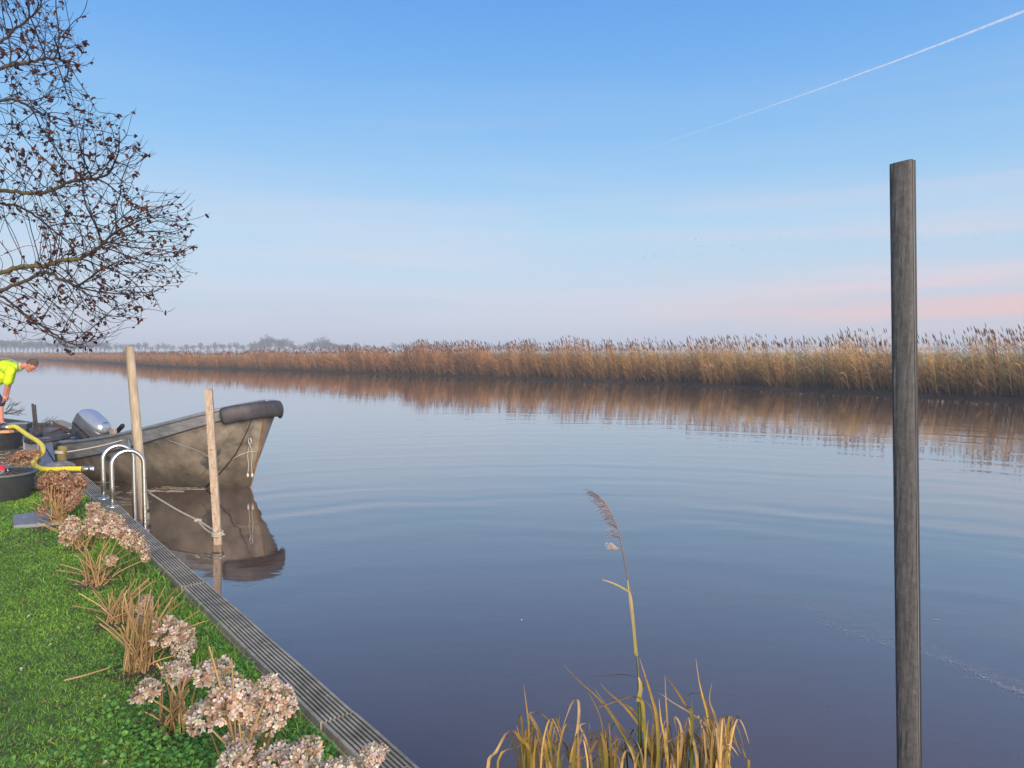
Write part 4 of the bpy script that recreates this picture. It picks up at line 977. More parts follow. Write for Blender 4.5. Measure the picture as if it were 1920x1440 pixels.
# ribbed grey sheet leaning to the water edge
m = MB(); A_, B_, C_, D_ = P(78, 877, ZL + .03), P(106, 876, ZL + .03), D(98, 830, 10.6), D(74, 830, 10.6)
k = 14
for i in range(k):
    f0, f1 = i / k, (i + 0.82) / k
    a, b = A_.lerp(B_, f0), A_.lerp(B_, f1); c, d = D_.lerp(C_, f1), D_.lerp(C_, f0); up = Vector((0, -0.002, 0.012))
    m.add([a, b, c, d, a + up, b + up, c + up, d + up], [(4, 5, 6, 7), (0, 1, 5, 4), (1, 2, 6, 5), (3, 7, 6, 2), (0, 4, 7, 3)])
sheet = empty('ribbed_sheet', A_, 'grey ribbed sheet lying between the hose and the mossy bollard', 'sheet'); m.build('sheet', M_sheet, sheet)
m = MB(); m.tube([P(103, 866, ZL + .08), D(84, 838, 10.1)], .009, 6); m.build('black_edge', M_black, sheet)
# dark crumpled bag near it
m = MB(); c = P(92, 880, ZL) + Vector((0, .15, 0)); m.sphere(c + Vector((0, 0, .02)), (.26, .16, .06), 20, 12)
m.v = [tuple(Vector(v) + Vector((0, 0, 1)) * .035 * noise.noise(Vector(v) * 11)) for v in m.v]
tag(m.build('grey_sheeting', mat('crumpled_sheeting', (.16, .15, .17), .6, var=.4, scale=12, bump=.8), None, False), 'crumpled dark grey sheeting on the ground behind the yellow hose', 'sheeting')
# red tool with wire handle
rdp = D(-4, 880, 8.0)
rt_ = empty('red_tool_case', rdp, 'rounded red case with a bent wire handle, just in at the left edge', 'case')
m = MB(); m.sphere(rdp, (0.095, 0.09, 0.05), 16, 10); m.build('lid', mat('red_plastic', (.62, .03, .04), .3), rt_, True)
MB().lathe(rdp - Vector((0, 0, .09)), [(0, 0), (.085, 0), (.093, .085), (0, .085)], 20).build('base', M_sheet, rt_, True)
MB().tube(smoothpath([D(2, 866, 7.9), D(9, 870, 7.9), D(14, 880, 7.85), D(15, 885, 7.85), D(9, 888, 7.85), D(-2, 890, 7.85)]), .0045, 6).build('wire_handle', M_steel, rt_, True)
# stuff the case stands on: dark pallet boards
pal = empty('pallet', P(5, 893, ZL), 'dark old pallet boards lying under the red case', 'pallet')
for i in range(4): MB().box(Vector((-5.9 + 0.02 * i, 8.05 + i * .16, ZL + .06)), (1.2, .11, .022), Matrix.Rotation(.05 * i, 3, 'Z')).build('board', M_grey_post, pal)
for x in (-6.3, -5.75): MB().box(Vector((x, 8.3, ZL + .025)), (.09, .65, .048)).build('bearer', M_grey_post, pal)

# ------------------------------------------------------------ the man
YM = 15.2
def body_mesh(name, parts, mt, parent, voxel=0.014, smooth_it=2):
    m = MB()
    for p in parts:
        if p[0] == 'cap':
            _, a, b, r1, r2 = p; a = Vector(a); b = Vector(b)
            k = 6; pts = [a.lerp(b, i / k) for i in range(k + 1)]; m.tube(pts, [r1 + (r2 - r1) * i / k for i in range(k + 1)], 12)
            m.sphere(a, r1, 12, 8); m.sphere(b, r2, 12, 8)
        else:
            _, c, r = p[:3]; m.sphere(c, r, 16, 12, R=p[3] if len(p) > 3 else None)
    o = m.build(name, mt, parent, True)
    md = o.modifiers.new('remesh', 'REMESH'); md.mode = 'VOXEL'; md.voxel_size = voxel; md.use_smooth_shade = True
    sm = o.modifiers.new('smooth', 'SMOOTH'); sm.iterations = smooth_it; sm.factor = 0.5
    return o
def man():
    q = lambda x, y, dy=0.0: D(x, y, YM + dy)
    f0 = P(8, 799, ZL); 
    o = empty('person', Vector((q(5, 795).x, YM, ZL)), 'man bending forward in a hi-vis yellow T-shirt and navy shorts at the left edge', 'person')
    hip = q(-24, 716); kneeN = q(0, 757, -0.12); kneeF = q(-8, 759, 0.14); ankN = q(3, 786, -0.12); ankF = q(-16, 787, 0.16)
    # feet rest on the landing
    dz = ZL + 0.09 - ankN.z; ankN.z += dz; ankF.z = ankN.z
    shN = q(20, 693, -0.19); shF = q(22, 693, 0.19); elN = q(14, 719, -0.22); wrN = q(9, 741, -0.18); elF = q(18, 718, 0.2); wrF = q(14, 740, 0.15)
    neck = q(38, 687); head = q(60, 684)
    Rhd = Matrix.Rotation(math.radians(60), 3, 'Y')
    body = [('cap', hip, q(18, 690), .135, .145), ('cap', q(18, 690), neck, .10, .062), ('cap', neck, q(50, 685), .062, .062),
            ('sph', head, (.108, .086, .130), Rhd), ('sph', q(55, 690), (.075, .062, .075)),
            ('sph', q(63, 696.2), (.020, .016, .020)),          # nose
            ('sph', q(53, 697), (.028, .030, .022)),            # chin
            ('sph', q(58, 696.5), (.014, .024, .009)),          # lips
            ('sph', q(67, 694.5), (.03, .055, .013)),           # brow
            ('sph', q(55, 683.5, -0.082), (.022, .010, .028)),
            ('cap', hip + Vector((0, -.1, -.02)), kneeN, .115, .066), ('cap', hip + Vector((0, .1, -.02)), kneeF, .115, .066),
            ('cap', kneeN, ankN, .062, .040), ('cap', kneeF, ankF, .062, .040),
            ('cap', kneeN.lerp(ankN, .1) + Vector((-.02, 0, 0)), kneeN.lerp(ankN, .55) + Vector((-.015, 0, 0)), .056, .045),
            ('cap', ankN, ankN + Vector((.14, 0, -.05)), .042, .03), ('cap', ankF, ankF + Vector((.14, 0, -.05)), .042, .03),
            ('cap', q(18, 692, -.1), shN, .09, .068), ('cap', q(18, 692, .1), shF, .09, .068),
            ('cap', shN, elN, .060, .045), ('cap', elN, wrN, .045, .030), ('cap', shF, elF, .060, .045), ('cap', elF, wrF, .045, .030)]
    for w, s in ((wrN, -1), (wrF, 1)):
        pm = w + Vector((-.01, 0, -.055)); body += [('cap', w, pm, .030, .034), ('sph', pm, (.026, .042, .045))]
        for k, (ln, oy) in enumerate([(.075, -.030), (.085, -.010), (.080, .011), (.062, .030)]):
            a = pm + Vector((0, oy, -.03)); b = a + Vector((-.012, 0, -ln * .5)); c = b + Vector((-.025, 0, -ln * .42)); body += [('cap', a, b, .0105, .0095), ('cap', b, c, .0095, .008)]
        a = pm + Vector((.012, -s * .0, 0)) + Vector((0.012, 0.0, .012)); b = a + Vector((.022, s * .012, -.04)); c = b + Vector((.002, s * .006, -.03)); body += [('cap', a, b, .0125, .0105), ('cap', b, c, .0105, .009)]
    body_mesh('body', body, M_skin, o, 0.0085, 1)
    shirt = [('cap', q(-22, 712), q(12, 690), .17, .175), ('cap', q(12, 690), q(36, 687), .165, .085),
             ('sph', q(4, 691), (.22, .20, .165)), ('cap', q(14, 692, -.1), shN, .13, .095), ('cap', q(14, 692, .1), shF, .13, .095),
             ('cap', shN, elN + Vector((0, 0, .035)), .095, .082), ('cap', shF, elF + Vector((0, 0, .035)), .095, .082),
             ('cap', q(10, 702, -.05), q(-14, 716, -.03), .14, .15)]
    body_mesh('t_shirt', shirt, M_hiviz, o, 0.013, 3)
    # reflective shoulder band and collar
    pts = [q(-8, 672.5, -.12), q(8, 672, -.15), q(22, 674.5, -.17), q(32, 681, -.155), q(34.5, 690, -.13), q(34, 698, -.08)]
    MB().tube(smoothpath(pts), 0.017, 8, squash=(1, .5)).build('reflective_band', M_greyband, o, True)
    pts = [neck + Vector((-.005 + .02 * math.cos(a) * 0, .088 * math.cos(a), .088 * math.sin(a))) for a in [i * math.pi / 8 for i in range(17)]]
    MB().tube(pts, 0.013, 8, False).build('collar', M_greyband, o, True)
    MB().sphere(q(25, 701, -.19), (.03, .012, .016), 10, 6).build('chest_badge', M_navy, o, True)
    shorts = [('cap', hip + Vector((0, -.05, .02)), hip + Vector((0, .05, .02)), .165, .165), ('cap', hip + Vector((0, -.1, -.02)), kneeN + Vector((0, 0, .02)), .145, .098), ('cap', hip + Vector((0, .1, -.02)), kneeF + Vector((0, 0, .02)), .145, .098)]
    body_mesh('shorts', shorts, M_navy, o, 0.013, 3)
    hairp = [('sph', head + Vector((.012, 0, .030)), (.104, .090, .124), Rhd), ('sph', head + Vector((.078, 0, .012)), (.045, .070, .062)), ('sph', head + Vector((-.035, 0, .055)), (.07, .074, .05))]
    body_mesh('hair', hairp, M_hair, o, 0.009, 1)
    for s in (-1, 1): MB().sphere(q(64, 692.5, s * .030) , (.010, .011, .008), 8, 6).build('eye', M_black, o, True)
    for a in (ankN, ankF):
        sh_ = [('cap', a + Vector((-.03, 0, .0)), a + Vector((-.035, 0, -.05)), .052, .048), ('cap', a + Vector((-.035, 0, -.052)), a + Vector((.17, 0, -.058)), .046, .038), ('cap', a + Vector((.03, 0, -.02)), a + Vector((.11, 0, -.045)), .045, .038)]
        body_mesh('shoe', sh_, mat('dark_purple_shoe', (.03, .018, .04), .6, var=.4, scale=40), o, 0.01, 1)
man()

# ------------------------------------------------------------ near reed clump
rc_y = 2.05
clump = empty('reed_clump', (P(1150, 1700, 0.0).x, rc_y, 0), 'bent dry yellow reed leaves growing at the bank in the bottom foreground', 'reeds')
LEAVES = [[(240, 1440), (245, 1250), (235, 1150), (218, 1020)], [(330, 1400), (290, 1250), (250, 1170), (310, 1172), (370, 1250), (400, 1350), (440, 1440)],
 [(90, 1405), (200, 1330), (260, 1260)], [(260, 1400), (200, 1290), (150, 1250), (100, 1320)], [(450, 1440), (480, 1300), (495, 1180), (490, 1100), (462, 1110), (430, 1190), (400, 1278)],
 [(800, 1440), (720, 1280), (640, 1150), (570, 1070), (500, 1010), (420, 925)], [(800, 1090), (815, 1025), (790, 990), (720, 972), (640, 978), (558, 985)],
 [(870, 1440), (790, 1330), (720, 1250), (640, 1140), (570, 1040)], [(940, 1440), (890, 1350), (800, 1230), (720, 1130), (640, 1060), (602, 1015)],
 [(1150, 1440), (1140, 1200), (1118, 1100), (1095, 1000), (1080, 895)], [(1220, 1430), (1205, 1290), (1175, 1180), (1148, 1100), (1160, 1015)],
 [(950, 1440), (940, 1250), (930, 1100), (925, 975)], [(890, 1440), (885, 1200), (860, 1090), (830, 990), (798, 890)],
 [(1180, 1440), (1160, 1300), (1130, 1225), (1060, 1170), (960, 1110), (900, 1068), (818, 1048)], [(1150, 1440), (1162, 1350), (1140, 1270), (1090, 1232), (1020, 1210)],
 [(820, 1180), (790, 1085), (700, 1100), (600, 1135), (512, 1147)], [(860, 1300), (872, 1200), (850, 1130), (800, 1090), (720, 1090), (635, 1112)],
 [(1160, 1440), (1150, 1250), (1130, 1120), (1095, 1070), (1050, 1070), (1010, 1110)], [(1060, 1180), (1030, 1130), (980, 1050), (930, 985)],
 [(910, 1370), (980, 1290), (1062, 1230)], [(1345, 1440), (1330, 1390), (1310, 1340)], [(1245, 1440), (1252, 1320), (1240, 1235)], [(40, 1440), (80, 1360), (130, 1270), (165, 1250)],
 [(930, 1380), (905, 1200), (895, 1090)], [(400, 1440), (350, 1300), (330, 1210), (355, 1200), (385, 1230)], [(560, 1440), (530, 1300), (500, 1230), (545, 1220), (545, 1260)],
 [(620, 1440), (600, 1320), (580, 1290), (540, 1310), (470, 1370)], [(780, 1440), (700, 1340), (640, 1290), (560, 1270), (515, 1275)], [(1000, 1440), (1010, 1300), (1000, 1220), (970, 1180), (985, 1260)],
 [(1060, 1440), (1040, 1290), (1060, 1180), (1058, 1100)], [(1195, 1440), (1190, 1300), (1150, 1160), (1130, 1120)], [(480, 1440), (540, 1380), (590, 1300), (640, 1290)],
 [(720, 1440), (640, 1370), (600, 1180), (540, 1060)], [(860, 1440), (840, 1290), (790, 1180), (740, 1130), (690, 1110)]]
rl = random.Random(21)
def z4(p, dd): return D(900 + p[0] / 2.667, 900 + p[1] / 2.667, rc_y + dd)
def reed_leaf(pts, w, green, dd):
    q = [z4(p, dd + 0.03 * i) for i, p in enumerate(pts)]; root = q[0] + Vector((rl.uniform(-.02, .02), .02, -0.25)); q = smoothpath([root] + q, 4); k = len(q)
    ws = []; cs = []; tone = rl.choice([rl.uniform(.35, .8), rl.uniform(.8, 1.4)])
    for i in range(k):
        f = i / (k - 1); ws.append(w * min(1, 0.5 + f * 2) * (1 - f ** 2.2) + 0.0006)
        tan = Vector((0.60, 0.40, 0.20)) * tone; gr = Vector((0.10, 0.15, 0.025)); yel = Vector((0.46, 0.27, 0.05)) * tone; s = f + rl.uniform(-.05, .05)
        c = gr.lerp(yel, min(1, max(0, s / 0.55))) if green else yel.lerp(tan, min(1, f * 1.6))
        cs.append(tuple(c * rl.uniform(.85, 1.1)))
    side = Vector((1, 0.35 * rl.uniform(-1, 1), 0.25 * rl.uniform(-1, 1)))
    MB().ribbon(q, ws, side, cs, fold=0.22).build('leaf', M_blade, clump, True)
for i, lf in enumerate(LEAVES): reed_leaf(lf, rl.uniform(.006, .011), i % 3 != 1, rl.uniform(-.10, .10))
for i in range(190):
    x0 = rl.choice([rl.uniform(190, 480), rl.uniform(450, 900), rl.uniform(800, 1260), rl.uniform(1120, 1250)]); hgt = rl.uniform(60, 270) * (0.75 if 400 < x0 < 620 else 1.0)
    y0 = 1480; bend = rl.uniform(-150, 110); top = 1440 - hgt
    pts = [(x0, y0), (x0 + bend * .15, 1440 - hgt * .55), (x0 + bend * .45, top)]
    if rl.random() < 0.55: pts += [(x0 + bend * .75, top + hgt * .12), (x0 + bend * 1.05, top + hgt * .5)]
    reed_leaf(pts, rl.uniform(.004, .009), rl.random() < .6, rl.uniform(-.14, .14))
# flowering stalk
stk = [(795, 1440), (795, 1110), (790, 950), (780, 850), (765, 720), (750, 560), (735, 470), (715, 360), (700, 290), (675, 210), (640, 140), (605, 90), (560, 58)]
q = smoothpath([z4(p, 0.02) for p in stk], 3); k = len(q)
cs = [tuple(Vector((.10, .16, .04)).lerp(Vector((.26, .19, .16)), min(1, i / k * 1.6))) for i in range(k)]
MB().tube(q, [0.0034 * (1 - 0.75 * i / k) for i in range(k)], 6, True, cs).build('flower_stalk', M_dry, clump, True)
for pts, w in [([(785, 880), (770, 760), (752, 620), (738, 500)], .007), ([(748, 560), (700, 532), (655, 512), (612, 498)], .0055), ([(792, 1110), (803, 1050), (800, 1010), (792, 985)], .013), ([(780, 870), (768, 720), (757, 600), (748, 558)], .009)]:
    qq = smoothpath([z4(p, 0.0) for p in pts], 4); kk = len(qq)
    MB().ribbon(qq, [w * (1 - (i / kk) ** 2) + .0006 for i in range(kk)], (1, .2, 0), [tuple(Vector((.30, .28, .07)).lerp(Vector((.62, .42, .26)), i / kk)) for i in range(kk)], fold=.2).build('leaf', M_leafy, clump, True)
m = MB()
for i in range(250):
    f = rl.uniform(0.0, 1.0); u = f ** 0.8
    seq = [(702, 300), (690, 255), (675, 210), (655, 170), (640, 140), (618, 105), (600, 86), (560, 58)]
    j = min(6, int(u * 7)); a = Vector((*seq[j], 0)).lerp(Vector((*seq[j + 1], 0)), u * 7 - j)
    s = z4((a.x, a.y), 0.02); L_ = rl.uniform(25, 75) * (1 - .45 * u)
    e = z4((a.x - L_ * rl.uniform(.3, 1.0), a.y - L_ * rl.uniform(-.25, .5)), 0.02 + rl.uniform(-.03, .03)); e2 = e + (e - s) * .35 + Vector((0, 0, -.004))
    c = tuple(Vector((.22, .15, .15)).lerp(Vector((.42, .33, .30)), rl.random()))
    m.ribbon([s, e, e2], [.0005, .0011, .0022], (.5, rl.uniform(-1, 1), .6), c)
for i in range(26):
    s = z4((694, 345), 0.02); e = z4((694 - rl.uniform(20, 70), 345 - rl.uniform(-4, 32)), .02 + rl.uniform(-.02, .02)); m.ribbon([s, s.lerp(e, .6), e], [.0004, .0010, .0020], (.4, 0, .8), (.52, .38, .30))
m.build('seed_plume', M_dry, clump)

# ------------------------------------------------------------ floating things
def float_strip(name, path, n, w, cols, label, lmin=.04, lmax=.16, kind='stuff', cat='debris', thick=.004):
    m = MB(); rf = random.Random(len(path) * 7 + n)
    for i in range(n):
        j = rf.randrange(len(path) - 1); f = rf.random(); p = P(*path[j]).lerp(P(*path[j + 1]), f) + Vector((rf.gauss(0, w), rf.gauss(0, w), 0)); a = rf.gauss(0, .35); l = rf.uniform(lmin, lmax)
        m.box(Vector((p.x, p.y, thick * .4)), (l, rf.uniform(.006, .014), thick), Matrix.Rotation(a, 3, 'Z'), rf.choice(cols))
    return tag(m.build(name, M_float), label, cat, kind=kind)
float_strip('reed_debris', [(272, 922), (330, 916), (380, 912), (432, 905)], 150, .09, [(.40, .33, .25), (.25, .2, .15), (.5, .44, .36), (.12, .1, .08)], 'broken pale reed stems floating along the boat hull', .08, .35)
float_strip('reed_debris', [(180, 905), (215, 930), (255, 945)], 40, .12, [(.3, .26, .2), (.2, .17, .14)], 'dark floating litter in the water behind the ladder', .05, .2)
def scum(path, n, label, w=.03):
    m = MB(); rf = random.Random(n)
    for i in range(n):
        j = rf.randrange(len(path) - 1); p = P(*path[j]).lerp(P(*path[j + 1]), rf.random()) + Vector((rf.gauss(0, w), rf.gauss(0, w), 0)); r = rf.uniform(.0010, .0034)
        vs = [(p.x + r * rf.uniform(.6, 1.6) * math.cos(a), p.y + r * rf.uniform(.5, 1) * math.sin(a), .004) for a in (0, 1.05, 2.1, 3.14, 4.2, 5.2)]
        m.add(vs, [tuple(range(6))], rf.choice([(.55, .55, .55), (.7, .68, .68), (.45, .45, .46)]))
    return tag(m.build('floating_scum', M_float), label, 'scum', kind='stuff')
scum([(1535, 1163), (1600, 1190), (1660, 1208), (1760, 1232), (1830, 1262), (1880, 1290), (1925, 1300)], 520, 'thin pale line of specks drifting on the water beside the dark post')
scum([(1840, 1268), (1880, 1288), (1925, 1302)], 260, 'denser pale specks on the water at the right edge', .015)
m = MB(); p = P(1757, 1162, .003); m.ribbon([p + Vector((-.03, .01, 0)), p, p + Vector((.035, -.012, 0))], [.002, .010, .002], (0, 1, 0), (.6, .58, .55)); tag(m.build('floating_leaf', M_float), 'tiny pale leaf floating right of the dark post', 'leaf')
m = MB(); p = P(978, 1162, .003); m.sphere(p, (.007, .007, .003), 6, 4, (.6, .58, .55)); tag(m.build('floating_speck', M_float), 'single white speck floating in mid water left of the reed stalk', 'speck')
# white scrap in far reeds
p = D(1335, 686, P(1335, 722, 0).y + .3); m = MB(); m.ribbon([p + Vector((-.2, 0, .12)), p, p + Vector((.22, 0, -.14))], [.05, .2, .06], (.4, 0, 1), (.75, .7, .72), fold=.2); tag(m.build('white_litter', M_float), 'white plastic scrap caught in the far reeds', 'litter')

# ------------------------------------------------------------ left tree by space colonisation
def make_tree():
    rng = np.random.default_rng(11)
    def vz(v): return np.array(v[:])
    DEP = 8.3
    seeds = []   # list of polylines in px/depth
    trunk_b = Vector((-9.9, 8.6, ZL)); fork = Vector((-9.5, 8.6, 2.6))
    lims = [[(-330, 560, 8.6), (-150, 545, 8.5), (0, 512, 8.3), (30, 503, 8.3), (60, 499, 8.3), (90, 497, 8.3), (112, 489, 8.3), (150, 484, 8.3), (175, 470, 8.3), (200, 452, 8.3)],
            [(-330, 560, 8.6), (-120, 575, 8.3), (0, 545, 8.1), (50, 527, 8.1), (72, 512, 8.1), (90, 512, 8.0), (120, 525, 8.0), (150, 540, 8.0)],
            [(-320, 450, 8.7), (-120, 385, 8.6), (0, 359, 8.6), (50, 363, 8.6), (79, 363, 8.6), (111, 350, 8.6), (148, 338, 8.6), (190, 332, 8.6)],
            [(-320, 450, 8.7), (-100, 350, 9.0), (0, 382, 9.0), (28, 384, 9.0), (66, 405, 9.0), (95, 428, 9.0)],
            [(-300, 350, 8.8), (-100, 250, 8.6), (0, 190, 8.5), (40, 192, 8.5), (75, 215, 8.5)],
            [(-300, 350, 8.8), (-90, 170, 8.3), (0, 127, 8.3), (45, 119, 8.3), (85, 109, 8.3), (120, 113, 8.3)],
            [(-280, 250, 8.8), (-100, 130, 8.9), (0, 79, 8.9), (25, 58, 8.9), (60, 30, 8.9)],
            [(-200, 620, 8.2), (-60, 560, 7.8), (0, 556, 7.8), (30, 575, 7.8), (60, 600, 7.8), (100, 625, 7.8), (130, 645, 7.8)]]
    nodes = []; par = []
    def addn(p, pr): nodes.append(np.array(p)); par.append(pr); return len(nodes) - 1
    i0 = addn(vz(trunk_b), -1); last = i0
    for k in range(1, 12): last = addn(vz(trunk_b.lerp(fork, k / 11)), last)
    fk = last; st = fork
    topn = last
    for k in range(1, 16): topn = addn(vz(fork.lerp(Vector((-9.3, 8.8, 5.6)), k / 15)), topn)
    def nearest(p): return int(np.argmin(np.sum((np.array(nodes[:]) - p) ** 2, 1)))
    rt = random.Random(4)
    for lm in lims:
        pts = [D(*a) for a in lm]; path = smoothpath(pts, 6)
        cur = nearest(vz(path[0]))
        lastp = Vector(nodes[cur])
        for p in path:
            d = (p - lastp).length; kk = max(1, int(d / .09))
            for j in range(1, kk + 1):
                q = lastp.lerp(p, j / kk) + Vector((rt.gauss(0, .006), rt.gauss(0, .01), rt.gauss(0, .006))); cur = addn(vz(q), cur)
            lastp = p
    # attractors
    lobes = [(215, 440, 165, 75, 560), (150, 400, 150, 90, 420), (190, 515, 160, 80, 480), (240, 470, 125, 100, 330), (150, 290, 130, 75, 420), (225, 300, 60, 60, 90), (60, 330, 130, 110, 420), (90, 210, 95, 70, 260),
             (70, 120, 95, 85, 330), (100, 90, 65, 60, 140), (40, 30, 95, 75, 260), (110, 590, 130, 65, 230), (150, 640, 70, 26, 80), (40, 560, 120, 80, 170), (225, 570, 80, 45, 130),
             (-120, 300, 190, 330, 520), (60, -90, 110, 90, 120), (300, 410, 70, 55, 90)]
    att = []
    for cx, cy, rx, ry, n in lobes:
        for _ in range(int(n * 1.25)):
            a = rt.uniform(0, 6.283); r = math.sqrt(rt.random()) * (0.86 + 0.35 * noise.noise(Vector((a * 2.2, cx * .03, cy * .03)))); att.append(vz(D(cx + rx * r * math.cos(a), cy + ry * r * math.sin(a), 8.35 + rt.uniform(-.95, .95))))
    for (x0, y0, x1, y1) in [(300, 430, 388, 402), (300, 470, 382, 458), (300, 480, 372, 520), (290, 400, 346, 362), (280, 400, 320, 352), (200, 270, 262, 206), (230, 310, 290, 288), (210, 260, 232, 205), (160, 240, 188, 205),
                             (120, 120, 182, 112), (110, 60, 158, 30), (120, 100, 172, 78), (110, 130, 178, 128), (90, 60, 128, 0), (240, 550, 318, 590), (250, 530, 345, 540), (200, 560, 262, 622), (120, 620, 160, 655), (150, 620, 205, 632), (90, 170, 145, 168), (100, 200, 150, 185)]:
        for k in range(16):
            f = k / 15; att.append(vz(D(x0 + (x1 - x0) * f + rt.gauss(0, 7 * (1 - f)), y0 + (y1 - y0) * f + rt.gauss(0, 7 * (1 - f)), 8.35 + .35 * math.sin(x0 + y0) + rt.uniform(-.1, .1))))
    A = np.array(att); alive = np.ones(len(A), bool)
    nd = np.array(nodes); dist = np.full(len(A), 1e9); near = np.zeros(len(A), int)
    d2 = ((A[:, None, :] - nd[None, 12:, :]) ** 2).sum(2); near = d2.argmin(1) + 12; dist = np.sqrt(d2.min(1))
    sib = {}; STEP = .058; KILL = .085; INF = 1.3
    for it in range(120):
        act = alive & (dist < INF)
        if not act.any(): break
        ids = np.nonzero(act)[0]; grp = {}
        nd = np.array(nodes)
        dirs = A[ids] - nd[near[ids]]; dirs /= np.linalg.norm(dirs, axis=1)[:, None] + 1e-9
        uniq, inv = np.unique(near[ids], return_inverse=True)
        acc = np.zeros((len(uniq), 3)); np.add.at(acc, inv, dirs)
        new = []
        for u, v in zip(uniq, acc):
            n_ = np.linalg.norm(v)
            if n_ < 1e-6: continue
            v = v / n_; pr = par[u]
            if pr >= 0:
                pd = nodes[u] - nodes[pr]; pd = pd / (np.linalg.norm(pd) + 1e-9); v = v + 0.95 * pd
            v = v + rng.normal(0, .13, 3) + np.array((.10, 0, .05)); v /= np.linalg.norm(v)
            q = nodes[u] + v * STEP; sk = sib.setdefault(int(u), [])
            if len(sk) > 3 or any(np.linalg.norm(q - x) < .45 * STEP for x in sk): continue
            sk.append(q); new.append(addn(q, u))
        if not new: break
        nn_ = np.array([nodes[i] for i in new]); d2 = ((A[:, None, :] - nn_[None]) ** 2).sum(2); mi = d2.argmin(1); dm = np.sqrt(d2[np.arange(len(A)), mi])
        upd = dm < dist; dist[upd] = dm[upd]; near[upd] = np.array(new)[mi[upd]]
        alive &= dist > KILL
        if len(nodes) > 45000: break
    n = len(nodes); nd = np.array(nodes); par_ = np.array(par); kids = [[] for _ in range(n)]
    for i in range(n):
        if par_[i] >= 0: kids[par_[i]].append(i)
    # smooth
    for _ in range(2):
        new = nd.copy()
        for i in range(12, n):
            if par_[i] >= 0 and len(kids[i]) == 1: new[i] = .5 * nd[i] + .25 * (nd[par_[i]] + nd[kids[i][0]])
        nd = new
    rad = np.zeros(n)
    for i in range(n - 1, -1, -1):
        rad[i] = .0029 if not kids[i] else (sum(rad[j] ** 2.75 for j in kids[i])) ** (1 / 2.75)
        if kids[i] and len(kids[i]) == 1: rad[i] *= 1.002
    mx = rad.copy()
    for k in range(12): mx[k] = max(mx[k], .23 - .008 * k)
    tree = empty('tree', trunk_b, 'bare spreading tree with mossy limbs and withered seed clusters at the upper left', 'tree')
    m_tr = MB(); m_br = MB(); m_tw = MB()
    def col(r, p):
        f = min(1, max(0, (r - .010) / .02)); g = .5 + .5 * noise.noise(Vector(p) * 5)
        tw = Vector((.034, .020, .021)); br = Vector((.05, .036, .032)); ms = Vector((.165, .135, .035))
        c = tw.lerp(br, f); 
        if r > .014: c = c.lerp(ms, min(1, (r - .014) / .01) * max(0, g * 1.5 - .2))
        return tuple(c)
    # chains
    started = [(0, None)]
    stack = [(0, -1)]
    while stack:
        i, pr = stack.pop(); chain = ([pr] if pr >= 0 else []) + [i]
        while kids[i]:
            ks = sorted(kids[i], key=lambda j: -rad[j])
            for j in ks[1:]: stack.append((j, i))
            i = ks[0]; chain.append(i)
        if len(chain) < 2: continue
        r = [float(mx[c]) for c in chain]; r[0] = min(r[0], r[1] * 1.15)
        if len(chain) > 2 and not kids[chain[-1]]: r[-1] *= .6
        big = max(r); pts = [nd[c] for c in chain]; cols = [col(rr, p) for rr, p in zip(r, pts)]
        (m_tr if chain[0] == 0 else (m_br if big > .012 else m_tw)).tube(pts, r, 8 if big > .02 else (5 if big > .008 else 3), False, cols)
    for i in range(20, n):     # straight young shoots at the ends
        if kids[i] and not (rad[i] < .006 and random.random() < .05): continue
        if random.random() < .45: continue
        j = i
        for _ in range(4): j = par_[j] if par_[j] >= 0 else j
        d = Vector(nd[i] - nd[j]); d = (d.normalized() + Vector((.25, 0, .35)) + Vector((random.gauss(0, .3), random.gauss(0, .3), random.gauss(0, .3)))).normalized()
        l = random.uniform(.05, .17); p = Vector(nd[i]); m_tw.tube([p, p + d * l * .5, p + d * l + Vector((0, 0, .15 * l))], [.0028, .0024, .0014], 3, False, (.034, .020, .021))
    m_tr.build('trunk', M_bark, tree, True); m_br.build('limbs', M_bark, tree, True); tw = m_tw.build('twigs', M_bark, tree, True); tw['kind'] = 'stuff'
    # withered clusters on twig ends
    tips = [i for i in range(n) if not kids[i]]; ml = MB(); rt = random.Random(8)
    cand = [i for i in tips if rt.random() < .60] + [i for i in range(20, n) if rad[i] < .008 and rt.random() < .03]
    for i in cand:
        p = Vector(nd[i]); s = rt.uniform(.030, .054) * (1.35 if rt.random() < .15 else 1)
        base = Vector((.05, .016, .02)) if rt.random() < .72 else Vector((.12, .04, .02)); base = base * rt.uniform(.6, 1.4)
        for k in range(rt.choice([2, 3, 3])):
            d = Vector((rt.uniform(-1, 1), rt.uniform(-1, 1), rt.uniform(-1.3, .5))).normalized(); e = d.cross(Vector((rt.uniform(-1, 1), rt.uniform(-1, 1), rt.uniform(-1, 1)))).normalized()
            q = p + d * s * .32; rr_s = s * rt.uniform(.22, .40); Rq = d.to_track_quat('Z', 'Y').to_matrix()
            ml.sphere(q, (rr_s * rt.uniform(.6, 1), rr_s * rt.uniform(.4, .9), rr_s * 1.5), 5, 4, tuple(base * rt.uniform(.8, 1.25)), R=Rq)
    lf = ml.build('withered_leaves', M_dry, tree); lf['kind'] = 'stuff'
    print('TREE nodes', n, 'tips', len(tips), 'leaves', len(cand))
make_tree()

